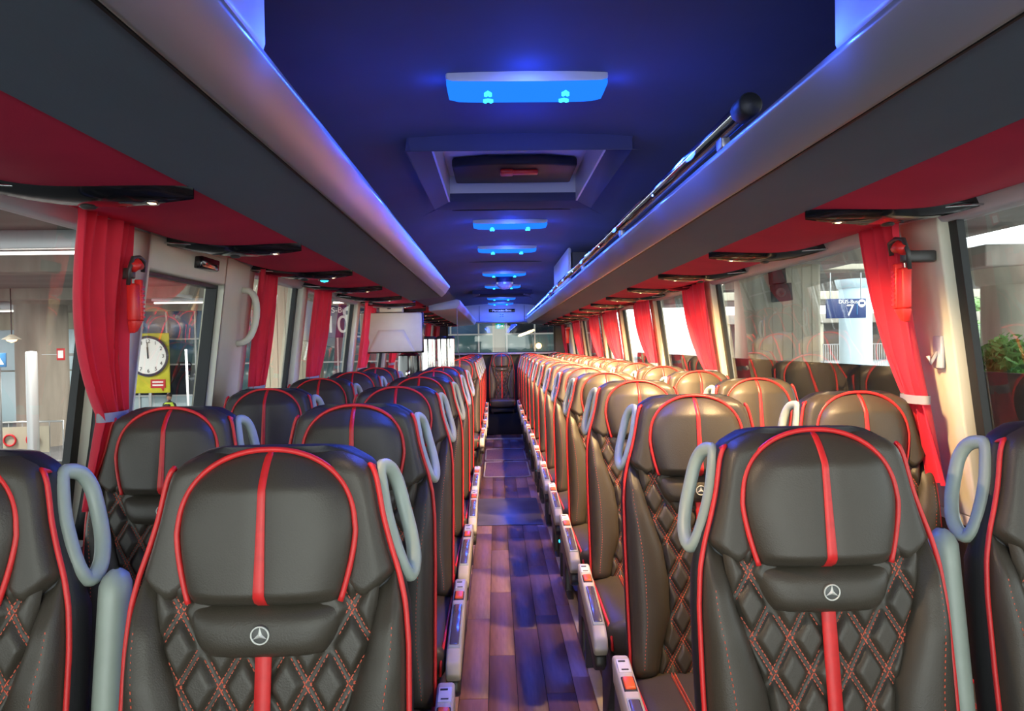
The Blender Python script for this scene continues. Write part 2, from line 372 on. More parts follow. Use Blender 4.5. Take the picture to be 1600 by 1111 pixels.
# windows, pillars
wn = [0]
def window(s, d0, d1, lab):
    wn[0] += 1
    fr = MB()
    wallbox(fr, s, d0, d1, SILL + .03, SILL + .06, 0.0, -.02); wallbox(fr, s, d0, d1, ZW - .03, ZW, 0.0, -.02)
    wallbox(fr, s, d0, d0 + .035, SILL + .06, ZW - .03, 0.0, -.02); wallbox(fr, s, d1 - .035, d1, SILL + .06, ZW - .03, 0.0, -.02)
    w = struct('window_%d' % wn[0], fr, M['rubber'], label=lab)
    part('pane', wallbox(MB(), s, d0 + .02, d1 - .02, SILL + .05, ZW - .02, -.012, -.017), M['glass'], w)
tn = [7]
def pillar(s, d0, d1, lab, inset=.03):
    tn[0] += 1
    return struct('trim_%d' % tn[0], wallbox(MB(), s, d0, d1, SILL + .03, ZW - .01, inset, -.04), M['ivory'], label=lab, bevel=0.006)
lp = [(-1.2, -1.0), (1.96, 2.04), (3.0, 3.10), (3.88, 3.98), (5.40, 5.5), (7.0, 7.1), (8.6, 8.7), (10.2, 10.3), (11.7, 12.72)]
ORD = ['nearest', 'second', 'third', 'fourth', 'fifth', 'sixth', 'seventh', 'eighth', 'ninth', 'tenth', 'eleventh', 'twelfth', 'thirteenth', 'fourteenth']
for i, (a, b) in enumerate(lp): pillar(-1, a, b, 'cream window pillar on the left wall, %s' % ORD[i])
for i in range(len(lp) - 1):
    if i != 1: window(-1, lp[i][1], lp[i + 1][0], 'left side window, %s' % ORD[i])
rp = [(-1.2, -1.0), (1.94, 2.12), (4.02, 4.15), (5.50, 5.62), (7.0, 7.1), (8.25, 8.35), (10.2, 10.3), (11.7, 12.72)]
for i, (a, b) in enumerate(rp): pillar(1, a, b, 'cream window pillar on the right wall, %s' % ORD[i])
for i in range(len(rp) - 1): window(1, rp[i][1], rp[i + 1][0], 'right side window, %s' % ORD[i])

# framed hinged window on the left
wn[0] += 1
fr = MB()
for a, b, z0, z1 in ((2.04, 2.14, SILL + .03, ZW - .01), (2.74, 3.0, SILL + .03, ZW - .01), (2.14, 2.74, ZW - .11, ZW - .01), (2.14, 2.74, SILL + .03, SILL + .1)):
    wallbox(fr, -1, a, b, z0, z1, .045, -.03)
dw = struct('window_%d' % wn[0], fr, M['ivory'], label='cream framed side window with bow handle on the left', bevel=0.008)
part('pane', wallbox(MB(), -1, 2.13, 2.75, SILL + .08, ZW - .10, 0.0, -.006), M['glass'], dw)
sl = MB()
for a, b, z0, z1 in ((2.14, 2.152, SILL + .1, ZW - .11), (2.728, 2.74, SILL + .1, ZW - .11), (2.152, 2.728, ZW - .122, ZW - .11)): wallbox(sl, -1, a, b, z0, z1, .02, -.02)
part('seal', sl, M['rubber'], dw)
hp = []
for k in range(13):
    a = PI * k / 12; z = CZ + .125 + .105 * math.cos(a); hp.append((-(wx(z) - .045 - .065 * math.sin(a) ** .7), 2.93, z))
part('handle', MB().tube(hp, .013, 10), M['ivory'], dw, smooth=True)
part('latch', wallbox(MB(), -1, 2.45, 2.60, ZW - .075, ZW - .035, .072, .03), M['black'], dw, bevel=.006)
struct('trim_30', MB().tube([wp(-1, 1.95, z, .035 + .02 * math.sin((z - .9) * 5)) for z in [.93 + .08 * k for k in range(11)]], .022, 8), M['rubber'], label='black curved seal beside the left hinged window', smooth=True)

# luggage racks
def loft_x(mb, s, poly, d0, d1):
    n = len(poly); mb.prism([(s * a, b) for a, b in poly], d0, d1, 'XZ'); return mb
def rack(s, d0, d1, lab):
    t = thing('luggage_rack', lab, 'luggage rack', (0, d0, 0), 'overhead luggage racks')
    L = d1 - d0
    # satin rail: rolled profile
    prof = [(.410, .412), (.412, .424), (.425, .428), (.45, .425), (.472, .41), (.478, .345), (.470, .342), (.442, .366)]
    part('rail', loft_x(MB(), s, [(a, CZ + b) for a, b in prof], 0, L), M['rail'], t, bevel=.0035)
    part('underside', loft_x(MB(), s, [(.478, CZ + .346), (.69, CZ + .320), (.69, CZ + .345), (.478, CZ + .372)], 0, L), M['slate'], t)
    part('shelf', loft_x(MB(), s, [(.48, CZ + .372), (1.1, CZ + .44), (1.1, CZ + .46), (.48, CZ + .395)], 0, L), M['ceil'], t)
    part('light_strip', MB().box(min(s * .455, s * .462), max(s * .455, s * .462), .02, L, CZ + .426, CZ + .431), M['strip'], t, label='blue light strip')
    part('joint', loft_x(MB(), s, [(.4765, CZ + .3425), (.480, CZ + .3420), (.480, CZ + .347), (.4765, CZ + .347)], 0, L), M['rubber'], t)
    # red service channel
    P = []
    for j in range(13):
        a = j / 12; x = lerp(.69, 1.10, a); z = CZ + lerp(.322, .345, a) - .028 * math.sin(PI * a)
        P.append([(s * x, 0, z), (s * x, L, z)])
    B = [[(p[0], p[1], p[2] + .02) for p in r] for r in reversed(P)]
    m = MB(); m.grid(P + B, 26, 2)
    part('service_panel', m, M['redfab'], t, smooth=True, label='red fabric service panel')
    return t
def service(s, d, lab, ln=0.42):
    """black glossy blade across the red panel with two spots, two nozzles"""
    t = thing('service_unit', lab, 'service unit', (s * .9, d, CZ + .33), 'overhead service units')
    P = []; Q = []
    N = 16
    for i in range(N + 1):
        a = i / N; x = lerp(-.215, .20, a)        # inner -> outer
        w = .098 * math.sin(PI * a ** .85) ** 1.05 * (1 - .62 * a) + .003
        c = -.05 * a ** 2 - .02 * math.sin(PI * a)
        z = -.014 - .030 * math.sin(PI * (a * .96 + .02)) + .022 * a
        P.append([(s * x, c - w, z + .012), (s * x, c - w * .6, z - .008), (s * x, c, z - .016), (s * x, c + w * .6, z - .008), (s * x, c + w, z + .012)])
        Q.append([(s * x, c - w, z + .03), (s * x, c + w, z + .03)])
    m = MB().grid(P, N + 1, 5)
    m.grid([[r[4], q_[1]] for r, q_ in zip(P, Q)], N + 1, 2); m.grid([[r[0], q_[0]] for r, q_ in zip(P, Q)], N + 1, 2, flip=True); m.grid(Q, N + 1, 2)
    part('housing', m, M['black'], t, smooth=True)
    for x, c in ((-.135, -.012), (-.075, -.016)):
        sp = part('spot', MB().lathe([(.0135, -.040), (.0165, -.041), (.018, -.036), (.018, -.02)], (s * x, c, -.006 if x > -.12 else -.002), 16), M['chrome'], t, smooth=True)
        if x < -.12: part('bulb', MB().lathe([(.0001, -.042), (.011, -.040), (.0135, -.034)], (s * x, c, -.002), 12), M['spot'], sp, smooth=True)
    part('chrome_edge', MB().tube([(s * lerp(-.1, .19, k / 8), -.05 * (lerp(.28, .97, k / 8)) ** 2 - .02 * math.sin(PI * lerp(.28, .97, k / 8)) - (.045 * (1 - .6 * k / 8)), -.030 + .02 * k / 8) for k in range(9)], .0028, 6), M['chrome'], t, smooth=True)
    part('air_nozzle', MB().lathe([(.0001, -.042), (.012, -.041), (.017, -.036), (.018, -.02)], (s * -.02, -.022, -.012), 14), M['darkp'], t, smooth=True)
    return t
rack(-1, Y0, 5.25, 'long grey-bottomed luggage rack with satin rail and red panel above the left seats')
rack(1, Y0, 12.4, 'long grey-bottomed luggage rack with satin rail and red panel above the right seats')
t = thing('luggage_rack', 'lower pale luggage rack section above the rear left seats', 'luggage rack', (0, 6.75, 0), 'overhead luggage racks')
part('casing', loft_x(MB(), -1, [(.41, CZ + .38), (.44, CZ + .335), (.70, CZ + .315), (.70, CZ + .40), (.44, CZ + .42), (.41, CZ + .41)], 0, 5.6), M['white'], t, bevel=.008)
P = [[(-lerp(.69, 1.10, j / 12), 5.25 - 6.75, CZ + lerp(.322, .345, j / 12) - .02 * math.sin(PI * j / 12)), (-lerp(.69, 1.10, j / 12), 5.7, CZ + lerp(.322, .345, j / 12) - .02 * math.sin(PI * j / 12))] for j in range(13)]
m = MB().grid(P + [[(a[0], a[1], a[2] + .02) for a in r] for r in reversed(P)], 26, 2)
part('service_panel', m, M['redfab'], t, smooth=True, label='red fabric service panel')
part('shelf', loft_x(MB(), -1, [(.45, CZ + .42), (.72, CZ + .36), (1.1, CZ + .44), (1.1, CZ + .46)], -1.5, 5.6), M['ceil'], t)
for k in range(13): service(-1, 1.48 + .81 * k, 'black glossy blade-shaped service unit with reading spot on the left red panel, %s' % ORD[k])
for k in range(13): service(1, 1.82 + .83 * k, 'black glossy blade-shaped service unit with reading spot on the right red panel, %s' % ORD[k])
t = thing('blue_marker_lamp', 'small blue marker lamp set in the left red panel', 'lamp', (-.86, 3.35, CZ + .305))
part('lens', MB().lathe([(.0001, -.012), (.016, -.008), (.02, 0)], (0, 0, 0), 14), M['led'], t, smooth=True)
part('rim', MB().lathe([(.019, -.003), (.026, -.005), (.03, .006)], (0, 0, 0), 14), M['black'], t, smooth=True)

# boxes above the racks
def bulk(s, d0, d1, lab):
    t = thing('overhead_cupboard', lab, 'overhead cupboard', (s * .42, d0, 0), 'overhead cupboards')
    part('door', MB().box(-.012, .012, 0, d1 - d0, CZ + .418, CEIL - .03), M['white'], t, bevel=.01)
    part('body', MB().box(min(s * .02, s * .5), max(s * .02, s * .5), 0, d1 - d0 - .03, CZ + .47, CEIL - .06), M['darkp'], t)
bulk(-1, -.6, 1.06, 'white cupboard door above the left rack at the front')
bulk(1, -.6, 1.07, 'white cupboard door above the right rack at the front')
bulk(1, 5.0, 6.2, 'white cupboard door above the right rack midway down the bus')
# grab bar along the right rack
t = thing('grab_bar', 'long dark chrome ceiling bar running above the right rack', 'grab bar', (.415, 1.44, CZ + .462))
part('bar', MB().tube([(0, 0, 0), (0, 10.8, 0)], .020, 14), M['chrome'], t, smooth=True)
part('end_cap', MB().lathe([(.0001, -.012), (.020, -.010), (.024, -.004), (.024, .045), (.021, .05)], (0, 0, 0), 18, 'Y'), M['rubber'], t, smooth=True)
for k in range(9): part('bracket', MB().hexa([(-.006, .16 + 1.3 * k, -.04), (.02, .16 + 1.3 * k, -.045), (.02, .20 + 1.3 * k, -.045), (-.006, .20 + 1.3 * k, -.04), (-.008, .16 + 1.3 * k, -.012), (.01, .16 + 1.3 * k, -.012), (.01, .20 + 1.3 * k, -.012), (-.008, .20 + 1.3 * k, -.012)]), M['rail'], t, bevel=.003)

# ceiling lamps
def ceiling_lamp(d, lab):
    t = thing('ceiling_lamp', lab, 'ceiling lamp', (0, d, CEIL), 'blue ceiling lamps')
    pr = [(-.205, .02), (.205, .02), (.208, -.004), (.192, -.016), (0, -.021), (-.192, -.016), (-.208, -.004)]
    part('housing', MB().prism([(a, b) for a, b in pr], -.045, .09, 'XZ'), M['white'], t, bevel=.006)
    P = []
    for i in range(17):
        a = i / 16; x = lerp(-.205, .205, a); e = (1 - abs(2 * a - 1) ** 6) ** .5 if 0 < i < 16 else 0.0
        P.append([(x, -.043, -.008), (x, -.047, -.016 - .003 * e), (x, -.040, -.020 - .009 * e), (x, .02, -.020 - .014 * e), (x, .08, -.018 - .008 * e), (x, .088, -.010)])
    part('lens', MB().grid(P, 17, 6), M['lens'], t, smooth=True)
    for x in (-.10, .10):
        for y, w in ((-.02, .010), (.03, .013)):
            part('led', MB().prism([(x - w, y + .008), (x, y - .006), (x + w, y + .008), (x + w * .5, y + .014), (x, y + .004), (x - w * .5, y + .014)], -.040, -.030, 'XY'), M['led'], t)
    return t
for i, d in enumerate(LAMPS): ceiling_lamp(d, 'blue glowing ceiling lamp over the aisle, %s from the camera' % ORD[i])

# roof hatches
def roof_hatch(d0, d1, lab, hammer):
    t = thing('roof_hatch', lab, 'roof hatch', (0.0, d0, CEIL), 'roof hatches')
    L = d1 - d0; w = .37
    m = MB()
    for sx in (-1, 1):
        m.hexa([(sx * w, 0, -.045), (sx * w, L, -.045), (sx * (w - .075), L - .06, -.02), (sx * (w - .075), .06, -.02), (sx * w, 0, .02), (sx * w, L, .02), (sx * (w - .075), L - .06, .02), (sx * (w - .075), .06, .02)])
    for ya, yb in ((0, .075), (L, L - .075)):
        m.hexa([(-w, ya, -.045), (w, ya, -.045), (w - .075, yb, -.02), (-w + .075, yb, -.02), (-w, ya, .02), (w, ya, .02), (w - .075, yb, .02), (-w + .075, yb, .02)])
    part('frame', m, M['ceil'], t, bevel=.01)
    m = MB(); a = w - .08; H = .10
    for sx in (-1, 1): m.box(min(sx * a, sx * (a + .012)), max(sx * a, sx * (a + .012)), .07, L - .07, -.02, H)
    m.box(-a, a, .06, .072, -.02, H).box(-a, a, L - .072, L - .06, -.02, H)
    part('well', m, M['white'], t)
    part('pane', MB().box(-a, a, .07, L - .07, H, H + .008), M['hatchglass'], t)
    m = MB().prism([(-a + .03, min(.64, L - .2)), (-.12, min(.60, L - .24)), (.12, min(.60, L - .24)), (a - .03, min(.64, L - .2)), (a - .03, L - .11), (-a + .03, L - .11)], H - .045, H - .004, 'XY')
    part('hood', m, M['rubber'], t, bevel=.01)
    if hammer:
        hm = part('hammer', MB().box(-.01, .10, .68, .72, H - .062, H - .045), M['hammer'], t, bevel=.005, label='red emergency hammer')
        part('hammer_head', MB().box(-.06, -.005, .665, .735, H - .064, H - .045), M['hammer'], hm, bevel=.006)
roof_hatch(2.42, 3.48, 'dark framed roof hatch with red hammer inside, near the camera', True)
roof_hatch(9.2, 9.9, 'dark framed roof hatch near the rear of the bus', False)
# crystal dome
t = thing('dome_camera', 'faceted clear dome hanging from the ceiling behind the fourth lamp', 'ceiling dome', (0.01, 7.45, CEIL))
part('collar', MB().lathe([(.0001, .01), (.082, .01), (.085, -.02), (.082, -.055)], (0, 0, 0), 24), M['sign'], t, smooth='auto')
bm_ = MB().lathe([(.09 * math.cos(R(a)), -.055 - .07 * math.sin(R(a))) for a in range(0, 91, 15)], (0, 0, 0), 18)
part('dome', bm_, M['crystal'], t)

# fold-down monitor on the left
t = thing('monitor', 'cream-backed monitor folded down under the left rack', 'monitor', (-.895, 5.75, 0))
part('screen', MB().box(-.245, .245, -.012, .02, CZ - .055, CZ + .262), M['black'], t, bevel=.006)
P = []
bk = part('back_cover', MB().box(-.24, .236, -.045, -.010, CZ - .045, CZ + .258), M['cream'], t, bevel=.012)
part('cable_hump', MB().hexa([(-.19, -.047, CZ - .045), (.19, -.047, CZ - .045), (.10, -.047, CZ + .13), (-.10, -.047, CZ + .13), (-.17, -.060, CZ - .045), (.17, -.060, CZ - .045), (.085, -.060, CZ + .105), (-.085, -.060, CZ + .105)]), M['cream'], bk, bevel=.01)
part('hinge', MB().box(-.09, .09, -.05, .03, CZ + .262, CZ + .31), M['cream'], t, bevel=.008)
part('mount', MB().box(-.14, .12, -.06, .06, CZ + .30, CZ + .335), M['white'], t, bevel=.006)

# curtains
def curtain(s, a0, a1, t0, t1, lab, ztie=None, ztop=None, zbot=None, npl=5, inset=.075):
    """spans a0..a1 along the wall at the rail and t0..t1 at the tie"""
    ztop = ztop or ZW - .02; ztie = ztie or CZ - .17; zbot = zbot or CZ - .40
    c = thing('curtain', lab, 'curtain', (s * wx(ztop), (t0 + t1) / 2, 0), 'red window curtains')
    ox, oy = s * wx(ztop), (t0 + t1) / 2
    NU, NV = 56, 36; P = []
    for i in range(NV + 1):
        v = i / NV; z = lerp(ztop, zbot, v); k = (ztop - z) / (ztop - ztie)
        if k <= 1:
            e = k ** 2.6; l, r_ = lerp(a0, t0, e), lerp(a1, t1, e)
        else:
            e = min(1, (z - ztie) / (zbot - ztie)); f = (t1 - t0) * .35 * e; l, r_ = t0 - f, t1 + f
        amp = .017 * (1 - .25 * k) if k < 1 else .014
        row = []
        for j in range(NU + 1):
            u = j / NU
            ph = 2 * PI * npl * (u + .03 * math.sin(7 * u + 3 * v))
            d = amp * math.sin(ph) + .006 * math.sin(ph * .37 + 4 * v)
            x = s * (wx(z) - inset - d); row.append((x - ox, lerp(l, r_, u) - oy + .006 * math.cos(ph), z))
        P.append(row)
    part('drape', MB().grid(P, NV + 1, NU + 1), M['curtain'], c, smooth=True)
    w = (t1 - t0) / 2 + .008
    pth = [(s * (wx(ztie) - inset) - ox + s * .024 * math.cos(a), w * math.sin(a), ztie) for a in [2 * PI * k / 20 for k in range(20)]]
    m = MB(); ring = [[(p[0], p[1], p[2] - .012), (p[0], p[1], p[2] + .012)] for p in pth]; ring.append(ring[0])
    m.grid(ring, 21, 2); part('tieback', m, M['band'], c, smooth=True, label='grey tieback band')
    return c
curtain(-1, 1.68, 1.93, 1.88, 2.00, 'red curtain on the left beside the framed window, nearest the camera', inset=.09)
curtain(-1, 3.02, 3.24, 3.06, 3.22, 'red curtain hanging just beyond the framed left window')
curtain(-1, 3.92, 4.30, 3.98, 4.20, 'red curtain on the left before the blue sign window')
curtain(-1, 5.42, 5.9, 5.46, 5.7, 'red curtain on the left partly behind the cream monitor')
curtain(-1, 7.0, 7.5, 7.05, 7.3, 'red curtain on the left seen under the monitor')
curtain(-1, 8.5, 9.1, 8.6, 8.85, 'red curtain on the left beyond the steel columns')
curtain(-1, 10.2, 10.9, 10.3, 10.6, 'red curtain on the rear left beside the cream panel')
curtain(-1, 11.9, 12.6, 12.1, 12.45, 'red curtain in the rear left corner')
curtain(1, 1.99, 2.20, 1.98, 2.09, 'red curtain with grey tieback on the right, nearest the camera', npl=4, inset=.10)
curtain(1, 3.96, 4.42, 3.98, 4.16, 'red curtain on the second pillar of the right wall')
curtain(1, 5.40, 6.0, 5.45, 5.65, 'red curtain on the third pillar of the right wall')
curtain(1, 6.85, 7.75, 6.95, 7.25, 'red curtain on the fourth pillar of the right wall')
curtain(1, 8.1, 8.9, 8.2, 8.5, 'red curtain on the fifth pillar of the right wall')
curtain(1, 9.95, 10.8, 10.1, 10.4, 'red curtain on the sixth pillar of the right wall')
curtain(1, 12.2, 13.0 - .35, 12.35, 12.55, 'red tied curtain in the rear right corner')

# emergency hammers
def hammer(s, d, z, lab, sc=1.0):
    p = wp(s, d, z, .13); t = thing('emergency_hammer', lab, 'hammer', p, 'emergency hammers'); t.scale = (sc, sc, sc)
    k = -s
    part('bracket', MB().box(min(0, s * .10), max(0, s * .10), .012, .040, .055, .090), M['darkp'], t, bevel=.006)
    part('holder', MB().box(min(0, k * .03), max(0, k * .03), -.032, .006, -.085, .035), M['hammer'], t, bevel=.006)
    rb = MB()
    for i in range(8): rb.box(min(k * .012, k * .036), max(k * .012, k * .036), .004, .020, -.075 + .014 * i, -.069 + .014 * i)
    part('grip', MB().box(min(k * .01, k * .032), max(k * .01, k * .032), .002, .022, -.085, .05).add([], []), M['hammer'], t, bevel=.004)
    rbo = part('rib', rb, M['hammer'], t); rbo['kind'] = 'stuff'
    part('head', MB().tube([(k * .02, -.025, .085), (k * .02, .0, .1), (k * .02, .03, .095)], [.016, .02, .012], 10), M['hammer'], t, smooth=True)
    part('guard', MB().tube([(k * .008, -.03, .03), (k * .014, -.034, .08), (k * .02, -.02, .118), (k * .022, .02, .124), (k * .02, .055, .115), (k * .012, .06, .08)], .007, 8), M['darkp'], t, smooth=True)
    part('point', MB().hexa([(k * .0, -.02, -.125), (k * .02, -.02, -.125), (k * .02, .0, -.12), (k * .0, .0, -.12), (0, -.03, -.085), (k * .03, -.03, -.085), (k * .03, .02, -.085), (0, .02, -.085)]), M['hammer'], t, bevel=.003)
hammer(1, 1.945, CZ + .155, 'red emergency hammer on the near right pillar', .9)
hammer(-1, 1.885, CZ + .14, 'red ribbed emergency hammer on the near left pillar', .78)
t = thing('emergency_hammer', 'small red emergency hammer on the cream panel at the rear right', 'hammer', (1.06, 11.85, CZ + .16), 'emergency hammers')
part('bracket', MB().box(-.02, .05, -.12, .12, .06, .10), M['hammer'], t, bevel=.008)
part('handle', MB().box(-.02, .03, -.06, .08, -.16, .06), M['hammer'], t, bevel=.01)
t = thing('wall_hook', 'grey plastic coat hook on the near right pillar', 'hook', wp(1, 2.0, CZ - .04, .03))
part('plate', MB().box(-.012, .0, -.02, .02, -.045, .045), M['white'], t, bevel=.004)
part('hook', MB().tube([(-.01, 0, .0), (-.03, 0, -.03), (-.035, 0, -.01)], .006, 6), M['white'], t, smooth=True)

# ------------------------------------------------------------------ seats
HT = 1.27                       # head top above the floor
BL = .74                        # length of the back
hw = smooth_tab([(-.02, .07), (0, .088), (.008, .118), (.018, .140), (.032, .151), (.06, .157), (.10, .164), (.14, .175), (.18, .188), (.22, .197), (.28, .202), (.4, .203), (.74, .20)])
qw = smooth_tab([(.16, .160), (.21, .160), (.27, .150), (.34, .127), (.40, .106), (.48, .093), (.58, .092), (.66, .118), (.74, .135)])
def y0(t): return -.16 * t
def padw(t):
    if t < .115: return .127 * max(0.0, 1 - ((.115 - t) / .115) ** 2.3) ** (1 / 2.1)
    return lerp(.127, .106, ((t - .115) / .10) ** 1.5)
PADH = .215
def pad_y(x, t):
    w = padw(t) + 1e-6; s = min(1, abs(x) / w)
    f = (1 - s ** 3.2) ** .55 if s < 1 else 0
    e = min(1, (t / .05)) ** .45 if t > 0 else 0
    e2 = min(1, max(0, (PADH - t) / .02)) ** .5
    cre = 1 - .10 * math.exp(-(x / .012) ** 2)
    return y0(t) + .012 - (.020 + .040 * f * cre) * e * (.45 + .55 * e2)
DW, DH, DT = .061, .103, .328
def diamond(x, t):
    a = x / DW + (t - DT) / DH; b = x / DW - (t - DT) / DH
    fa, fb = abs(a - round(a)), abs(b - round(b))
    def g(f):
        k = max(0, min(1, (f - .075) / .22)); return math.sin(k * PI / 2) ** .7
    return g(fa) * g(fb), min(fa, fb)
def quilt_y(x, t):
    g, _ = diamond(x, t); w = qw(t)
    edge = max(0, min(1, (w - abs(x)) / .012)) ** .5
    return y0(t) + .004 - (.007 + .011 * g) * (.2 + .8 * edge)
MESH = {}
def seat_meshes():
    # shell
    rings = []
    ts = [-.002, 0, .003, .006, .010, .015, .022, .03, .04, .05, .08, .11, .14, .17, .20, .24, .3, .4, .55, BL]
    for i, t in enumerate(ts):
        w = hw(max(0, t)) + .001; th = .034
        if i == 0: w, th = w * .82, .010
        elif i == 1: w, th = w * .93, .022
        elif i == 2: th = .029
        if t > .2: th = .045
        c = y0(t) + .014 + th - .006; ring = []
        for k in range(36):
            a = 2 * PI * k / 36; n = .5
            x = w * math.copysign(abs(math.cos(a)) ** n, math.cos(a)); y = c + th * math.copysign(abs(math.sin(a)) ** (n + .15), math.sin(a))
            ring.append((x, y, HT - t))
        rings.append(ring)
    m = MB().grid(rings, len(rings), 36, wrap=True); m.f.append(tuple(range(36)))
    MESH['shell'] = m.mesh('shell', M['leather2'], smooth='auto')
    # head bolsters
    for s in (-1, 1):
        P = []
        NS, NV = 12, 26
        for i in range(NV + 1):
            v = i / NV; row = []
            for j in range(NS + 1):
                u = j / NS
                t1 = tab([(0, .187), (.45, .218), (1, .178)], u); t = lerp(.006, t1, v)
                xi = max(padw(min(t, .2)) - .014, 0.04); xo = hw(t) - .004; x = lerp(xi, xo, u)
                f = (1 - abs(2 * u - 1) ** 3) ** .6; ev = min(1, v / .12) ** .5 * min(1, (1 - v) / .07) ** .5
                row.append((s * x, y0(t) + .012 - .034 * f * ev * lerp(.8, 1.0, u), HT - t))
            P.append(row)
        MESH['head_bolster', s] = MB().grid(P, NV + 1, NS + 1, flip=s < 0).mesh('head_bolster', M['leather'], smooth=True, fixn=False)
        P = []; NS, NV = 14, 44
        for i in range(NV + 1):
            v = i / NV; row = []
            for j in range(NS + 1):
                u = j / NS; t_top = tab([(0, .208), (.5, .195), (1, .172)], u); t = lerp(t_top, BL, v)
                xi = qw(t) - .006; xo = hw(t) - .003; x = lerp(xi, xo, u)
                f = (1 - abs(2 * u - 1) ** 2.6) ** .6; ev = min(1, v / .10) ** .6 * min(1, (1 - v) / .05) ** .5
                wf = min(1, (xo - xi) / .07)
                row.append((s * x, y0(t) + .012 - (.010 + .040 * wf) * f * ev * lerp(.8, 1, u), HT - t))
            P.append(row)
        MESH['side_bolster', s] = MB().grid(P, NV + 1, NS + 1, flip=s < 0).mesh('side_bolster', M['leather'], smooth=True, fixn=False)
    # quilt
    NX, NT = 112, 190; P = []
    for i in range(NT + 1):
        t = lerp(.165, BL, i / NT); w = qw(t)
        P.append([(lerp(-w, w, j / NX), quilt_y(lerp(-w, w, j / NX), t), HT - t) for j in range(NX + 1)])
    MESH['quilted_panel'] = MB().grid(P, NT + 1, NX + 1).mesh('quilted_panel', M['leather'], smooth=True, fixn=False)
    # stitches: dashes along both sides of every channel
    m = MB(); L = math.hypot(DW, DH)
    for sg in (1, -1):
        d = Vector((DW, -sg * DH)).normalized()       # direction along which a (or b) is constant
        nrm = Vector((d.y, -d.x))
        for k in range(-9, 10):
            for off in (-.0036, .0036):
                p0 = Vector((k * DW, DT)) + nrm * off
                n = int(1.2 / .0072)
                for q_ in range(-n // 2, n // 2):
                    p = p0 + d * (q_ * .0072); x, t = p.x, p.y
                    if t < .18 or t > BL - .01: continue
                    if abs(x) > qw(t) - .004: continue
                    if t < .292 and abs(x) < .112 - max(0, t - .24) * .35: continue
                    if abs(x) < .016 and t > .27: continue
                    p1 = p + d * .0046; yy = quilt_y(x, t) - .0012; y2 = quilt_y(p1.x, p1.y) - .0012
                    w = nrm * .0008
                    A = [(p.x - w.x, yy, HT - p.y + w.y), (p.x + w.x, yy, HT - p.y - w.y), (p1.x + w.x, y2, HT - p1.y - w.y), (p1.x - w.x, y2, HT - p1.y + w.y)]
                    m.hexa([(a[0], a[1] + .0015, a[2]) for a in A] + A)
    # single seam lines on the side bolsters
    for s in (-1, 1):
        t = .22
        while t < .70:
            x = lerp(qw(t), hw(t), .60); t2 = t + .004; x2 = lerp(qw(t2), hw(t2), .60)
            wf = min(1, (hw(t) - qw(t)) / .07); f = (1 - .2 ** 2.6) ** .6
            ev = min(1, ((t - .19) / .55) / .10) ** .6 if t > .19 else 0
            yy = y0(t) + .012 - (.010 + .040 * wf) * f * ev * .92 - .0012
            m.hexa([(s * x - .0006, yy + .001, HT - t), (s * x + .0006, yy + .001, HT - t), (s * x2 + .0006, yy + .001, HT - t2), (s * x2 - .0006, yy + .001, HT - t2),
                    (s * x - .0006, yy - .0004, HT - t), (s * x + .0006, yy - .0004, HT - t), (s * x2 + .0006, yy - .0004, HT - t2), (s * x2 - .0006, yy - .0004, HT - t2)])
            t += .009
    MESH['stitching'] = m.mesh('stitching', M['stitch'], fixn=False)
    # headrest pad
    NT, NX = 40, 36; P = []
    for i in range(NT + 1):
        t = PADH * (1 - math.cos(PI * i / NT)) / 2; w = padw(t)
        P.append([(lerp(-w, w, j / NX), pad_y(lerp(-w, w, j / NX), t), HT - t) for j in range(NX + 1)])
    P.append([(p[0], y0(PADH) + .01, HT - PADH - .001) for p in P[-1]])
    MESH['headrest'] = MB().grid(P, NT + 2, NX + 1).mesh('headrest', M['leather'], smooth=True, fixn=False)
    # pillow
    P = []; NT = 16
    for i in range(NT + 1):
        v = i / NT; t = lerp(.214, .288, v); w = .109 - .028 * v ** 2.5
        row = []
        for j in range(NX + 1):
            u = lerp(-1, 1, j / NX); f = (1 - abs(u) ** 5) ** .6 * (1 - abs(2 * v - 1) ** 3) ** .6
            row.append((u * w, y0(t) - .002 - .030 * f, HT - t + .004 * (1 - u * u) * (-(v - .5))))
        P.append(row)
    MESH['neck_pillow'] = MB().grid(P, NT + 1, NX + 1).mesh('neck_pillow', M['leather'], smooth=True, fixn=False)
    # stripes
    def strip(t0, t1, wf, yf, n=24):
        P = []
        for i in range(n + 1):
            t = lerp(t0, t1, i / n); w = wf(t)
            P.append([(-w, yf(w, t) + .002, HT - t), (-w * .9, yf(w, t) - .0022, HT - t), (0, yf(0, t) - .003, HT - t), (w * .9, yf(w, t) - .0022, HT - t), (w, yf(w, t) + .002, HT - t)])
        return MB().grid(P, n + 1, 5)
    MESH['headrest_stripe'] = strip(.001, .2145, lambda t: lerp(.0055, .0088, (t / .21) ** 2), pad_y).mesh('headrest_stripe', M['red'], smooth=True)
    MESH['back_stripe'] = strip(.284, BL - .01, lambda t: .0115, lambda x, t: y0(t) - .0155).mesh('back_stripe', M['red'], smooth=True)
    # piping
    pth = []
    for i in range(15): t = lerp(.213, .115, i / 14); pth.append((-padw(t) - .001, t))
    for i in range(1, 40):
        a = PI * i / 40; x = -.127 * math.copysign(abs(math.cos(a)) ** (2 / 2.1), math.cos(a)); k = abs(math.sin(a)) ** (2 / 2.3); pth.append((x, .115 - .115 * k))
    for i in range(15): t = lerp(.115, .213, i / 14); pth.append((padw(t) + .001, t))
    MESH['headrest_piping'] = MB().tube([(x, y0(t) - .012 - .004 * min(1, t / .1), HT - t + .001) for x, t in pth], .0043, 8).mesh('headrest_piping', M['red'], smooth=True)
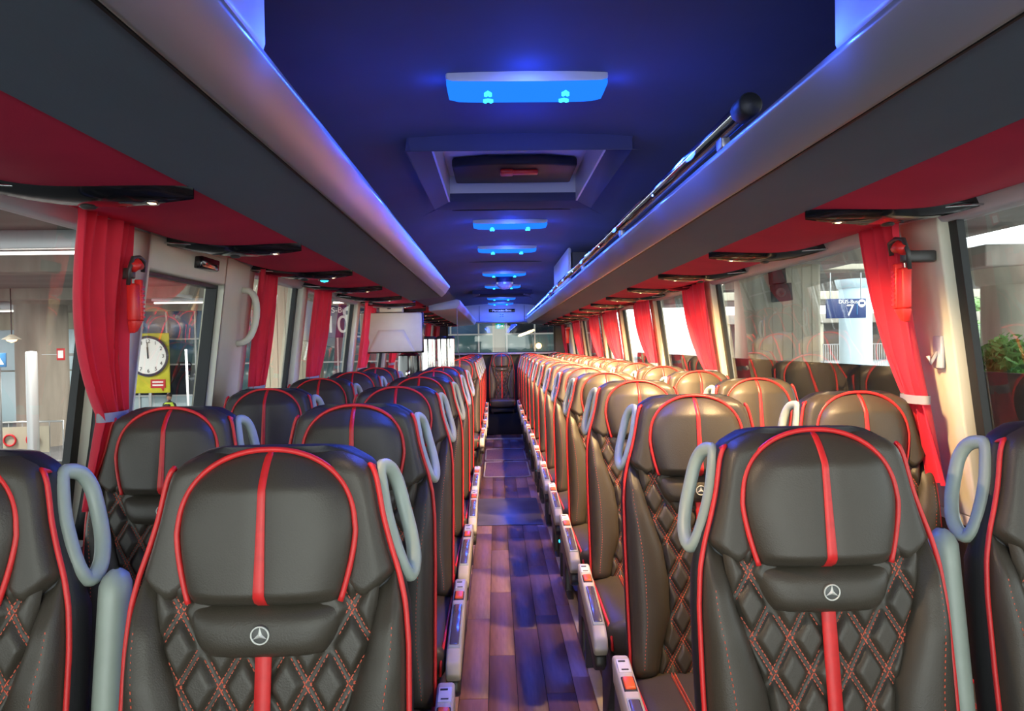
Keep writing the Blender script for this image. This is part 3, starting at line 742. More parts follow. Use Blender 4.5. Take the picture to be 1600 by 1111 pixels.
    for s in (-1, 1):
        pp = [(.026 + (BL - .034) * (i / 50) ** 1.25) for i in range(51)]
        path = [(s * .146, y0(0) + .024, HT - .034), (s * .149, y0(0) + .010, HT - .030)] + [(s * (hw(t) + .0005), y0(t) + .004, HT - t) for t in pp]
        MESH['side_piping', s] = MB().tube(path, [.001, .003] + [.0042] * (len(path) - 2), 8).mesh('side_piping', M['red'], smooth=True)
    # emblem: disc, ring and three-pointed star
    ey = y0(.25) - .033
    MESH['emblem'] = MB().lathe([(.0001, -.0005), (.0122, -.0005), (.0135, .001), (.0135, .006)], (0, ey, HT - .250), 28, 'Y').mesh('emblem', mat('emblem_disc', (0.13, .13, .125), .55, metal=.2), smooth='auto')
    m = MB().tube([(.0122 * math.cos(a), ey - .0012, HT - .25 + .0122 * math.sin(a)) for a in [2 * PI * k / 28 for k in range(28)]], .0012, 6, closed=True)
    poly = []
    for k in range(3):
        a = PI / 2 + 2 * PI * k / 3; poly.append((.0118 * math.cos(a), .0118 * math.sin(a))); b = a + PI / 3; poly.append((.0031 * math.cos(b), .0031 * math.sin(b)))
    n = len(m.v); m.v += [(x, ey - .0006, HT - .25 + z) for x, z in poly] + [(0, ey - .0035, HT - .25)]
    m.f += [(n + i, n + (i + 1) % 6, n + 6) for i in range(6)]
    MESH['emblem_star'] = m.mesh('emblem_star', mat('emblem_silver', (.85, .84, .78), .45, metal=.4), smooth=False)
    # cushion
    rings = []; yb, yf = -.07, -.60
    for i, (v, sc) in enumerate([(0, .7), (.02, .93), (.06, 1), (.3, 1), (.6, 1), (.85, 1), (.94, .97), (.985, .86), (1, .6)]):
        y = lerp(yb, yf, v); w = .205; ring = []
        for k in range(32):
            a = 2 * PI * k / 32; x = w * math.copysign(abs(math.cos(a)) ** .5, math.cos(a)) * (1 if sc > .9 else (sc + .12)); z = .485 + .062 * sc * math.copysign(abs(math.sin(a)) ** .6, math.sin(a)) + .012 * v
            if math.sin(a) > 0: z += .010 * (abs(x) / w) ** 2 * sc
            ring.append((x, y, z))
        rings.append(ring)
    m = MB().grid(rings, len(rings), 32, wrap=True); m.f.append(tuple(range(32))); m.f.append(tuple(len(m.v) - 32 + k for k in range(32)))
    MESH['cushion'] = m.mesh('cushion', M['leather'], smooth=True)
    for s in (-1, 1):
        MESH['cushion_piping', s] = MB().tube([(s * .197, y, .536 + .008 * (-y)) for y in (-.12, -.2, -.35, -.5, -.56)] + [(s * .192, -.592, .51), (s * .19, -.600, .47)], .0045, 8).mesh('cushion_piping', M['red'], smooth=True)
    m = MB()
    for x in (-.10, -.092, .092, .10):
        y = -.14
        while y > -.56: m.box(x - .0009, x + .0009, y - .005, y, .545, .5585 + .006 * (-y)); y -= .008
    MESH['cushion_stitching'] = m.mesh('cushion_stitching', M['stitch'])
    MESH['base'] = MB().box(-.18, .18, -.55, -.10, .36, .43).box(-.15, .15, -.06, -.0, .36, .55).mesh('base', M['darkp'], bevel=.015)
    for s in (-1, 1):
        m = MB().prism([(-.12, .36), (-.46, .36), (-.44, .30), (-.34, .16), (-.36, .03), (-.46, .014), (-.10, .014), (-.20, .03), (-.20, .2)], min(s * .135, s * .175), max(s * .135, s * .175), 'YZ')
        MESH['leg', s] = m.mesh('leg', M['darkp'], bevel=.006)
        # grab handle: closed loop beside the shoulder
        lp_ = [(-.006, .045, .042), (.001, .062, .038), (.006, .080, .048), (.010, .092, .072), (.012, .096, .105), (.012, .094, .142), (.009, .084, .174), (.004, .070, .194), (-.002, .055, .198), (-.006, .044, .176), (-.007, .040, .13), (-.007, .040, .08)]
        N_ = len(lp_); sm = []
        for i in range(N_):
            A_, B_, C_, D_ = (Vector(lp_[(i + j) % N_]) for j in (-1, 0, 1, 2))
            for u in (0, .25, .5, .75): sm.append(tuple(.5 * (2 * B_ + (C_ - A_) * u + (2 * A_ - 5 * B_ + 4 * C_ - D_) * u * u + (3 * B_ - A_ - 3 * C_ + D_) * u ** 3)))
        lp_ = sm
        MESH['grab_handle', s] = MB().tube([(s * (hw(t) + .006 + dx), y0(t) + dy, HT - t) for dx, dy, t in lp_], .0098, 12, closed=True, rz=1.25).mesh('grab_handle', M['plastic'], smooth=True)
        # armrest down
        def zt(y): return lerp(.590, .525, (-y - .13) / .55)
        x0 = s * .229; pr = []
        def slab(yA, yB, w, dz0, dz1, mt, nm, lf=.004):
            return MB().hexa([(x0 - w, yA, zt(yA) + dz0), (x0 + w, yA, zt(yA) + dz0), (x0 + w, yB, zt(yB) + dz0), (x0 - w, yB, zt(yB) + dz0), (x0 - w, yA, zt(yA) + dz1), (x0 + w, yA, zt(yA) + dz1), (x0 + w, yB, zt(yB) + dz1), (x0 - w, yB, zt(yB) + dz1)]).mesh(nm, mt, bevel=lf)
        prof = [(-.10, .592), (-.13, .597), (-.45, .560), (-.58, .542), (-.625, .520), (-.638, .485), (-.618, .462), (-.56, .472), (-.30, .505), (-.12, .525)]
        MESH['armrest', s] = MB().prism(prof, x0 - .0215, x0 + .0215, 'YZ').mesh('armrest', M['cream'], bevel=.008)
        prof = [(-.12, .530), (-.30, .508), (-.56, .475), (-.61, .462), (-.618, .43), (-.58, .400), (-.48, .425), (-.25, .44), (-.10, .40)]
        MESH['armrest_bracket', s] = MB().prism(prof, x0 - .018, x0 + .018, 'YZ').mesh('armrest_bracket', M['darkp'], bevel=.008)
        MESH['label_plate', s] = slab(-.14, -.20, .0165, .000, .0095, M['label'], 'label_plate', .002)
        MESH['label_print', s] = MB().box(x0 - .012, x0 + .006, -.155, -.149, zt(-.15) + .004, zt(-.15) + .0108).box(x0 - .009, x0 + .009, -.192, -.187, zt(-.19) + .004, zt(-.19) + .0105).mesh('label_print', M['ink'])
        MESH['button', s] = slab(-.225, -.275, .0135, .002, .014, M['orange'], 'button', .004)
        MESH['button_rim', s] = slab(-.218, -.282, .0165, .0, .0088, M['rubber'], 'button_rim', .003)
        MESH['armrest_pad', s] = slab(-.315, -.565, .0145, .0, .0115, M['inset'], 'armrest_pad', .005)
        MESH['pad_rim', s] = slab(-.305, -.578, .0182, .0, .0085, M['plastic'], 'pad_rim', .004)
        # armrest folded up
        rings = []
        for i in range(21):
            a = (1 - math.cos(PI * i / 20)) / 2; z = lerp(HT - .185, HT - .62, a); e = min(1, max(.03, 1 - (max(0, .028 - min(a, 1 - a) * .435) / .028) ** 2)) ** .5
            rings.append([(s * .236 + .0225 * e * math.cos(2 * PI * k / 16), y0(HT - z) + .06 + .028 * e * math.sin(2 * PI * k / 16), z) for k in range(16)])
        m = MB().grid(rings, 21, 16, wrap=True)
        MESH['raised_armrest', s] = m.mesh('raised_armrest', M['plastic'], smooth=True)
        MESH['armrest_pivot', s] = MB().tube([(s * .19, -.02, HT - .60), (s * .25, -.02, HT - .60)], .022, 12).mesh('armrest_pivot', M['darkp'], smooth='auto')
seat_meshes()
def make_seat(label, kind, s):
    """kind: aisle (armrest down on side s), window (armrest up on side s), rear"""
    t = thing('coach_seat', label, 'seat', (0, 0, 0), 'quilted coach seats')
    for nm in ('shell', 'quilted_panel', 'headrest', 'neck_pillow', 'headrest_piping', 'back_stripe', 'cushion', 'base'):
        link(nm, MESH[nm], t)
    st = link('stitching', MESH['stitching'], [c for c in t.children if c.name.startswith('quilted_panel')][0]); st['kind'] = 'stuff'
    hr = [c for c in t.children if c.name.startswith('headrest') and 'piping' not in c.name][0]
    link('headrest_stripe', MESH['headrest_stripe'], hr)
    cu = [c for c in t.children if c.name.startswith('cushion')][0]
    cs = link('cushion_stitching', MESH['cushion_stitching'], cu); cs['kind'] = 'stuff'
    em = link('emblem', MESH['emblem'], t); link('emblem_star', MESH['emblem_star'], em)
    for k in (-1, 1):
        for nm in ('head_bolster', 'side_bolster', 'side_piping', 'leg'): link(nm, MESH[nm, k], t)
        link('cushion_piping', MESH['cushion_piping', k], cu)
    if kind != 'rear': link('grab_handle', MESH['grab_handle', s], t)
    if kind == 'aisle':
        a = link('armrest', MESH['armrest', s], t)
        for nm in ('armrest_bracket', 'label_plate', 'label_print', 'button', 'button_rim', 'armrest_pad', 'pad_rim'): link(nm, MESH[nm, s], a)
    if kind == 'window':
        a = link('raised_armrest', MESH['raised_armrest', s], t); link('armrest_pivot', MESH['armrest_pivot', s], a)
    return t
protos = {}
def put_seat(x, y, kind, s, label, rz=0.0):
    if (kind, s) not in protos: o = protos[kind, s] = make_seat(label, kind, s)
    else: o = copy_tree(protos[kind, s]); o['label'] = label
    o.location = (x, y, 0); o.rotation_euler = (0, 0, rz); return o
random.seed(11)
NTH = ['front', 'second', 'third', 'fourth', 'fifth', 'sixth', 'seventh', 'eighth', 'ninth', 'tenth', 'eleventh', 'twelfth', 'thirteenth']
left_y = [1.10, 1.90, 2.70, 3.50, 4.31, 5.12, 7.45, 8.25, 9.05, 9.85, 10.65]
for i, y in enumerate(left_y):
    w = 'left aisle seat' if i else 'left aisle seat filling the bottom left'
    row = '%s row' % NTH[i] if i < 6 else '%s row behind steel columns' % NTH[i - 6].replace('front', 'first')
    put_seat(-.455 + (.03 if i == 0 else 0), y, 'aisle', 1, 'black quilted seat with red piping left of the aisle, %s' % row, R(random.uniform(-1, 1)))
    put_seat(-.925 + (.01 if i == 0 else 0), y + .01, 'window', 1, 'black quilted seat with red piping at the left windows, %s' % row, R(random.uniform(-1, 1)))
for i in range(13):
    y = 1.22 + .812 * i
    put_seat(.455 - (.02 if i == 0 else 0), y, 'aisle', -1, 'black quilted seat with red piping right of the aisle, %s row' % NTH[i], R(random.uniform(-1, 1)))
    put_seat(.925, y + .02, 'window', -1, 'black quilted seat with red piping at the right windows, %s row' % NTH[i], R(random.uniform(-1, 1)))
for x, w in ((-.92, 'far left'), (-.46, 'left of the middle'), (0.0, 'middle, facing down the aisle'), (.46, 'right of the middle'), (.92, 'far right')):
    put_seat(x, 12.02, 'rear', 1, 'black quilted seat with red piping in the rear bench row, %s' % w)
# plinth under the rear bench
struct('trim_31', MB().box(-1.15, 1.15, 11.56, 12.3, 0.0, .34), M['rubber'], label='black plinth under the rear bench seats', bevel=.01)

for k in range(6):  # lamp bodies made up to carry the blue floor pools
    t = thing('added_aisle_lamp', 'small added blue lamp low beside the right aisle seats, %s from the camera' % ORD[k], 'lamp', (0.285, 3.18 + 1.26 * k, 0.0), 'added blue aisle lamps')
    part('bracket', MB().box(-.006, .03, -.02, .02, .012, .235), M['darkp'], t, bevel=.003)
    part('lens', MB().box(-.012, -.006, -.012, .012, .215, .228), M['led'], t, bevel=.002)
# rear door partition of polished steel
t = thing('steel_partition', 'polished steel column partition beside the rear door on the left', 'partition', (-.62, 6.62, 0))
for x, r_, n in ((-.07, .062, 'column'), (.045, .045, 'column'), (.125, .034, 'column')):
    c = part('column', MB().lathe([(r_, 0), (r_, CZ + .07)], (x, 0, 0), 28).lathe([(.0001, CZ + .07), (r_, CZ + .07)], (x, 0, 0), 28), M['steel'], t, smooth='auto')
    part('cap', MB().lathe([(.0001, CZ + .085), (r_ * .8, CZ + .083), (r_ + .004, CZ + .072), (r_ + .004, CZ + .058), (r_, CZ + .056)], (x, 0, 0), 24), M['rubber'], c, smooth='auto')
part('side_panel', MB().box(-.14, -.125, -.02, .08, 0, CZ + .05), M['steel'], t)
t = thing('cord_handset', 'thin hanging cord beside the steel columns', 'cord', (-.44, 6.7, CZ + .05))
part('cord', MB().tube([(0, 0, .285), (.005, 0, .04), (.01, 0, -.02), (.0, .01, -.08), (.02, 0, -.16), (.0, 0, -.22)], .003, 6), M['band'], t, smooth=True)
t = thing('hot_drinks_unit', 'glossy black rounded unit among the rear left window seats', 'drinks unit', (-.88, 6.75, 0))
part('housing', MB().lathe([(.0001, CZ - .06), (.07, CZ - .065), (.105, CZ - .09), (.11, CZ - .2), (.11, .2), (.12, 0.0)], (0, 0, 0), 24), M['black'], t, smooth='auto')
part('handle', MB().tube([(-.06, 0, CZ - .068), (-.04, 0, CZ - .035), (.04, 0, CZ - .035), (.06, 0, CZ - .068)], .008, 8), M['darkp'], t, smooth=True)
part('tap', MB().box(-.02, .02, -.16, -.10, CZ - .28, CZ - .22), M['chrome'], t, bevel=.006)

# ------------------------------------------------------------------ outside
GL = CZ - 2.75; GR = CZ - 1.42; DK = CZ + 1.62
tag(struct('trim_40', MB().box(-40, 2.6, -12, 60, GL - .2, GL), M['asphalt']), 'asphalt roadway outside left of the bus', kind='structure')
tag(struct('trim_41', MB().box(2.6, 60, -12, 90, GL - .2, GR), M['pave']), 'pale paved ground outside right of the bus', kind='structure')
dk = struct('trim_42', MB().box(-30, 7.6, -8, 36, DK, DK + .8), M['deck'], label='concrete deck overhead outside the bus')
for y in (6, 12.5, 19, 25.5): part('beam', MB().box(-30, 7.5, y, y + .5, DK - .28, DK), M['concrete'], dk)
def tube_light(x, y, lab, warm=False, L=1.4):
    t = thing('tube_light', lab, 'tube lamp', (x, y, DK - .30), 'lamps under the concrete deck')
    part('tube', MB().tube([(-L / 2, 0, 0), (L / 2, 0, 0)], .022, 8), M['tube'], t, smooth=True)
    part('casing', MB().box(-L / 2 - .05, L / 2 + .05, -.08, .08, .05, .30), M['metal'], t, bevel=.01)
    light('tube_light_glow', 'AREA', (x, y, DK - .4), 420, (1, .94, .84), 1.4, .5, (0, 0, -1))
for i, (x, y) in enumerate(((-13, 16), (-9, 21), (-16, 24), (-6, 10), (-20, 12))): tube_light(x, y, 'white tube lamp under the deck outside left, %s' % ['by the round column', 'above the glass front', 'far left', 'over the roadway', 'beyond the crossing sign'][i])
for x, y, nm in ((-4.2, 22, 'behind the bus'), (4.5, 17, 'right of the wide column')): tube_light(x, y, 'white tube lamp under the deck, %s' % nm)

def round_column(px, Y, r, z0, lab, m='concrete', ztop=None):
    x, _ = at(px, 540, Y); t = thing('concrete_column', lab, 'column', (x, Y, z0), 'concrete columns outside')
    zt = (ztop or DK) - z0
    part('shaft', MB().lathe([(r, 0), (r, zt - .25)], (0, 0, 0), 32), M[m], t, smooth='auto')
    part('capital', MB().lathe([(r, zt - .25), (r * 1.12, zt - .22), (r * 1.25, zt)], (0, 0, 0), 32), M[m], t, smooth='auto')
    return t
round_column(76, 22, .68, GL, 'thick round concrete column outside the near left window')
def slab_column(px0, px1, Y, depth, z0, lab, m):
    x0, _ = at(px0, 540, Y); x1, _ = at(px1, 540, Y); t = thing('concrete_column', lab, 'column', ((x0 + x1) / 2, Y, z0), 'concrete columns outside')
    w = (x1 - x0) / 2; part('shaft', MB().box(-w, w, 0, depth, 0, DK - z0), M[m], t, bevel=.08)
    jm = MB()
    for k in range(1, 7): jm.box(-w + 2 * w * k / 7 - .006, -w + 2 * w * k / 7 + .006, -.006, .01, .1, DK - z0)
    part('board_mark', jm, M[m], t)['kind'] = 'stuff'
    return t
slab_column(398, 486, 12, 1.0, GL, 'wide board-marked concrete column outside the second left window', 'concrete_w')
colR = slab_column(1181, 1290, 14, 1.2, GR, 'wide pale concrete column outside the right windows', 'concrete_w')
# loudspeakers on that column
x, z = at(1214, 430, 14); t = thing('loudspeaker', 'two stacked black loudspeakers fixed on the wide pale column', 'loudspeaker', (x, 14.0, z))
rm = Matrix.Rotation(R(-5), 4, 'Y')
part('upper_cabinet', MB().box(-.13, .13, -.22, 0, -.16, .26, rm), M['rubber'], t, bevel=.01)
part('lower_cabinet', MB().box(-.12, .20, -.26, 0, -.50, -.17, rm), M['leather2'], t, bevel=.01)
part('cone', MB().lathe([(.0001, .02), (.05, .0), (.09, -.01), (.10, .0)], (-.0, -.27, -.33), 20, 'Y'), M['darkp'], t, smooth=True)

# glass front of the terminal
FY = 30.0
fx0, fx1 = -15.6, 4.6
fac = thing('glass_building', 'blue and teal glass front of the terminal building behind the bus', 'building', (0, FY, GL))
part('core', MB().box(fx0, fx1, .3, .8, 0, DK - GL), M['pane_dark'], fac)
zr = [0.0, .9, 2.15, 3.17, 4.37]
z_tr = [GL + a for a in zr]
mull = MB()
xs = [fx0 + 1.14 * k for k in range(int((fx1 - fx0) / 1.14) + 1)]
pm = {}
random.seed(5)
def pane_obj(k, r_, mname, w):
    key = (r_, mname)
    if key not in pm: pm[key] = MB().box(.02, w - .02, 0, .06, zr[r_] + .03, zr[r_ + 1] - .03).mesh('pane', M[mname], bevel=.01, bseg=1)
    return link('pane', pm[key], fac, (xs[k], -.02, 0))
for k in range(len(xs) - 1):
    for r_ in range(4):
        xm = xs[k] + .57
        if r_ == 3: mn = 'pane_blue' if xm < 0.4 or random.random() < .2 else 'pane_dark'
        elif r_ == 2: mn = 'pane_teal'
        elif r_ == 1: mn = 'pane_teal' if random.random() < .7 else 'pane_dark'
        else: mn = 'pane_dark' if random.random() < .6 else 'pane_ice'
        pane_obj(k, r_, mn, 1.14)
mm = MB().box(-.03, .03, -.10, .0, 0, DK - GL).mesh('mullion', M['alu'])
for x in xs: link('mullion', mm, fac, (x, 0, 0))
for z in zr[1:4]: part('transom', MB().box(fx0, fx1, -.09, .0, z - .03, z + .03), M['alu'], fac)
x, z = at(296, 574, FY); text('E0', .62, M['ink'], 'lettering', fac, (x, -.12, z - GL), sx=1)  # reflection of a number in the glass, drawn as solid letters
# lamps behind the glass
for px, py in ((775, 533), (842, 540), (640, 545)):
    x, z = at(px, py, FY - .3); t = thing('globe_lamp', 'small warm lamp glowing at the glass front, %s' % ('centre' if px == 775 else 'right' if px > 800 else 'left'), 'lamp', (x, FY - .3, z))
    part('bulb', MB().lathe([(.12 * math.sin(R(a)) + .0001, -.12 * math.cos(R(a))) for a in range(0, 181, 20)], (0, 0, 0), 12), M['lampwarm'], t, smooth=True)
    part('stem', MB().box(-.01, .01, 0, .25, -.01, .01), M['metal'], t)
# rear grey column in front of glass, exit sign
slab_column(770, 790, 24, .6, GL, 'narrow grey column seen through the rear window', 'concrete')
x, z = at(781, 509, 18); t = thing('exit_sign', 'green emergency exit sign behind the rear window', 'sign', (x, 18, z))
part('panel', MB().box(-.11, .11, 0, .04, -.07, .07), M['green'], t, bevel=.01)
part('arrow', MB().prism([(.01, -.012), (.055, -.012), (.055, -.03), (.09, 0), (.055, .03), (.055, .012), (.01, .012)], -.006, 0, 'XZ'), M['paint'], t)
part('running_figure', MB().prism([(-.06, -.045), (-.045, -.05), (-.03, -.015), (-.01, -.035), (0, -.025), (-.02, 0), (-.02, .02), (-.04, .025), (-.06, 0), (-.045, 0)], -.006, 0, 'XZ').lathe([(.0001, -.006), (.009, -.006), (.009, 0)], (-.028, 0, .038), 10, 'Y'), M['paint'], t)
part('hanger', MB().box(-.005, .005, .015, .025, .07, DK - z), M['metal'], t)
# pale facade far left
lf = thing('pale_building', 'pale blue panelled building left of the glass front', 'building', (-20.6, 28.6, GL))
part('core', MB().box(-1.4, 4.9, .2, 1.2, 0, 4.3), M['concrete_w'], lf)
pmesh = MB().box(.015, 1.235, 0, .2, .05, 2.0).mesh('panel', M['pane_ice'], bevel=.02, bseg=1); pmesh2 = MB().box(.015, 1.235, 0, .2, 2.05, 3.6).mesh('panel', M['pane_ice'], bevel=.02, bseg=1)
for k in range(5):
    link('panel', pmesh, lf, (-1.35 + 1.25 * k, 0, 0)); link('panel', pmesh2, lf, (-1.35 + 1.25 * k, 0, 0))
# clock and poster on the glass front
x, z = at(238, 556, FY - .9); t = thing('advertising_clock', 'large round clock on a yellow poster outside the framed window', 'clock', (x, FY - .9, z))
part('poster', MB().box(-.62, .78, .05, .12, -1.45, .9), M['yellow'], t, bevel=.02)
part('rim', MB().lathe([(.70, .05), (.78, .03), (.80, -.05), (.74, -.09), (.70, -.06)], (0, 0, 0), 40, 'Y'), M['inset'], t, smooth='auto')
part('dial', MB().lathe([(.0001, -.02), (.72, -.02), (.72, .04)], (0, 0, 0), 40, 'Y'), M['paint'], t, smooth='auto')
for n in range(1, 13):
    a = PI / 2 - n * PI / 6; text(str(n), .20, M['ink'], 'numeral', t, (.58 * math.cos(a), -.04, .58 * math.sin(a)))
part('hour_hand', MB().box(-.025, .025, -.06, -.04, -.08, .36, Matrix.Rotation(R(-3), 4, 'Y')), M['ink'], t)
part('minute_hand', MB().box(-.015, .015, -.08, -.06, -.10, .54, Matrix.Rotation(R(-1), 4, 'Y')), M['ink'], t)
sp = part('speech_bubble', MB().prism([(.05, -1.25), (.45, -1.25), (.52, -1.38), (.56, -1.25), (.62, -1.25), (.62, -.92), (.05, -.92)], .02, .05, 'XZ'), M['redp'], t)
for z_ in (-1.02, -1.14): part('print_line', MB().box(.12, .54, .012, .02, z_ - .03, z_ + .03), M['paint'], sp)
part('post', MB().box(-.05, .05, .06, .12, GL - z, -1.4), M['metal'], t)

# bus-stop signs
def stop_sign(px, py, Y, w, h, num, lab, nsz, pole_x):
    x, z = at(px, py, Y); t = thing('bus_stop_sign', lab, 'sign', (x, Y, z), 'blue bus stop signs')
    part('panel', MB().box(-w / 2, w / 2, 0, .08, -h / 2, h / 2), M['sign'], t, bevel=.01)
    part('divider', MB().box(w * .26, w * .275, -.008, 0, -h * .32, h * .42), M['signc'], t)
    text('DUS-Bus', nsz * .33, M['paint'], 'lettering', t, (-w * .02 + w * .06, -.01, h * .34))
    text(num, nsz, M['paint'], 'numeral', t, (w * .09, -.01, -h * .12))
    ic = part('badge', MB().lathe([(.0001, -.008), (h * .2, -.008), (h * .2, 0)], (w * .39, 0, h * .26), 20, 'Y'), M['paint'], t, smooth='auto')
    part('bus_symbol', MB().box(w * .39 - h * .11, w * .39 + h * .11, -.014, -.008, h * .20, h * .32), M['sign'], ic)
    part('hanger', MB().box(-w * .4, -w * .38, .02, .05, h / 2, DK - z + .02).box(w * .38, w * .4, .02, .05, h / 2, DK - z + .02), M['metal'], t)
    return t
stop_sign(1328, 481, 18, .98, .48, '7', 'blue bus stop sign reading 7 outside the right window', .40, 0)
stop_sign(522, 502, 17, .98, .75, '10', 'blue bus stop sign reading 10 outside the left window', .56, 0)
# blue-white column below sign 7
round_column(1343, 20, .42, GR, 'bluish white round column under the number 7 sign', 'pane_ice')

# pedestrian sign, barrier, bollards left
x, z = at(9, 562, 17); t = thing('crossing_sign', 'blue square pedestrian crossing sign on a thin pole', 'sign', (x, 17, GL))
zz = z - GL
part('pole', MB().tube([(0, .03, 0), (0, .03, zz)], .03, 8), M['metal'], t, smooth=True)
part('panel', MB().box(-.18, .18, 0, .02, zz - .16, zz + .16), M['signc'], t, bevel=.01)
part('triangle', MB().prism([(-.13, zz - .10), (.13, zz - .10), (0, zz + .12)], -.006, 0, 'XZ'), M['paint'], t)
part('walker', MB().prism([(-.04, zz - .08), (-.01, zz - .03), (.03, zz - .08), (.045, zz - .07), (.01, zz - .01), (.02, zz + .03), (-.01, zz + .045), (-.03, zz + .0)], -.012, -.006, 'XZ'), M['ink'], t)
def barrier(x, y, L, z0, h, lab, dirv, nf=12, boards=False):
    t = thing('mesh_fence', lab, 'fence', (x, y, z0), 'site fences outside'); a = math.atan2(dirv[1], dirv[0]); t.rotation_euler = (0, 0, a)
    part('frame', MB().tube([(0, 0, .15), (0, 0, h), (L, 0, h), (L, 0, .15)], .028, 8, closed=True), M['metal'], t, smooth=True)
    for k in range(1, nf): part('bar', MB().box(L * k / nf - .008, L * k / nf + .008, -.008, .008, .15, h), M['metal'], t)
    for k in (0, 1): part('foot', MB().box(L * k - .12, L * k + .12, -.3, .3, 0, .14), M['rubber'], t, bevel=.02)
    if boards:
        b = part('notice_board', MB().box(.1, L - .3, -.05, -.03, h * .35, h * .9), M['concrete_w'], t)
        for k in (.35, L - .65):
            part('ban_ring', MB().tube([(k + .13 * math.cos(q_), -.07, h * .62 + .13 * math.sin(q_)) for q_ in [2 * PI * i / 16 for i in range(16)]], .022, 6, closed=True), M['redp'], b, smooth=True)
    return t
x, _ = at(2, 600, 17.5); barrier(x, 17.5, 1.5, GL, 1.1, 'low barrier with prohibition boards beside the crossing sign', (1, 0.1), 5, True)
x, _ = at(60, 600, 10.5); t = thing('steel_bollard', 'tall slim grey bollard in front of the round column', 'bollard', (x, 10.5, GL))
zz = at(56, 548, 10.5)[1] - GL
part('post', MB().lathe([(.001, zz), (.07, zz - .01), (.075, zz - .05), (.075, 0)], (0, 0, 0), 16), M['metal'], t, smooth=True)
part('collar', MB().lathe([(.08, .9), (.085, .88), (.085, .8), (.08, .78)], (0, 0, 0), 16), M['rubber'], t, smooth=True)
x, _ = at(118, 590, 24); t = thing('shelter', 'grey metal notice shelter right of the round column', 'shelter', (x, 24, GL))
part('post', MB().box(-.75, -.70, 0, .05, 0, 2.6), M['metal'], t); part('post', MB().box(.70, .75, 0, .05, 0, 2.6), M['metal'], t)
part('board', MB().box(-.68, -.1, .0, .04, .5, 2.5), M['hoard'], t, bevel=.01); part('roof', MB().box(-.8, .8, -.3, .3, 2.6, 2.68), M['metal'], t, bevel=.01)
x, z = at(104, 553, 20); t = thing('prohibition_sign', 'small red sign fixed beside the round column', 'sign', (x, 20, z))
part('panel', MB().box(-.11, .11, 0, .02, -.16, .16), M['redp'], t, bevel=.01); part('field', MB().box(-.07, .07, -.006, 0, -.10, .10), M['paint'], t)
part('arm', MB().box(-.5, -.1, .0, .3, -.01, .01), M['metal'], t)
x, z = at(30, 545, 19); t = thing('pendant_lamp', 'warm cone pendant lamp left of the round column', 'lamp', (x, 19, CZ + .33))
part('shade', MB().lathe([(.04, .12), (.22, 0), (.20, -.01)], (0, 0, 0), 20), M['cream'], t, smooth=True)
part('bulb', MB().lathe([(.0001, -.09), (.10, -.05), (.13, 0)], (0, 0, 0), 14), M['lampwarm'], t, smooth=True)
part('cord', MB().box(-.01, .01, -.01, .01, .1, DK - CZ - .33), M['rubber'], t)

# person in hi-vis vest
def person(px, Y, z0, lab):
    x, _ = at(px, 600, Y); t = thing('person', lab, 'person', (x, Y, z0))
    J = [(0, 0, .95), (0, 0, 1.15), (0, 0, 1.40), (0, .01, 1.50), (0, 0, 1.60), (-.10, 0, .90), (-.11, .02, .50), (-.12, .05, .08), (-.12, -.08, .05), (.10, 0, .90), (.12, -.06, .50), (.13, -.02, .08), (.13, -.15, .05),
         (-.19, 0, 1.40), (-.25, .02, 1.12), (-.23, -.10, .90), (.19, 0, 1.40), (.25, .02, 1.12), (.23, -.10, .90)]
    E_ = [(0, 1), (1, 2), (2, 3), (3, 4), (0, 5), (5, 6), (6, 7), (7, 8), (0, 9), (9, 10), (10, 11), (11, 12), (2, 13), (13, 14), (14, 15), (2, 16), (16, 17), (17, 18)]
    rad = [.14, .13, .15, .055, .055, .10, .07, .05, .045, .10, .07, .05, .045, .07, .05, .035, .07, .05, .035]
    me = bpy.data.meshes.new('body'); me.from_pydata(J, E_, []); me.materials.append(M['cloth'])
    o = link('body', me, t); sk = o.modifiers.new('skin', 'SKIN')
    for v, r_ in zip(me.skin_vertices[0].data, rad): v.radius = (r_, r_ * .75)
    me.skin_vertices[0].data[0].use_root = True
    sub = o.modifiers.new('sub', 'SUBSURF'); sub.levels = sub.render_levels = 1
    part('head', MB().lathe([(.085 * math.sin(R(a)) ** .9 + .0001, 1.66 - .12 * math.cos(R(a))) for a in range(0, 181, 15)], (0, 0, 0), 16), M['skin'], t, smooth=True)
    part('hair', MB().lathe([(.095 * math.sin(R(a)) + .0001, 1.70 + .10 * math.cos(R(a))) for a in range(0, 106, 15)], (0, .012, 0), 16), M['hair'], t, smooth=True)
    rings = [[(w * math.cos(2 * PI * k / 20), .145 * math.sin(2 * PI * k / 20), z) for k in range(20)] for z, w in ((.88, .20), (1.0, .20), (1.2, .195), (1.38, .215), (1.47, .12))]
    part('vest', MB().grid(rings, 5, 20, wrap=True), M['hivis'], t, smooth=True)
    part('backpack', MB().box(-.12, .12, -.27, -.13, 1.0, 1.42), M['cloth'], t, bevel=.05)
    return t
person(269, 27, CZ - 1.6 - 1.78, 'person in a yellow hi-vis vest carrying a dark backpack')
# kerb strip, pole near person
x, _ = at(299, 600, 22); t = thing('lamp_pole', 'thin white pole standing in front of the glass building', 'pole', (x, 22, GL))
part('shaft', MB().tube([(0, 0, 0), (-.05, 0, CZ + .0 - GL)], .035, 8), M['alu'], t, smooth=True)
part('foot', MB().lathe([(.12, 0), (.12, .04), (.04, .08)], (0, 0, 0), 14), M['metal'], t, smooth=True)

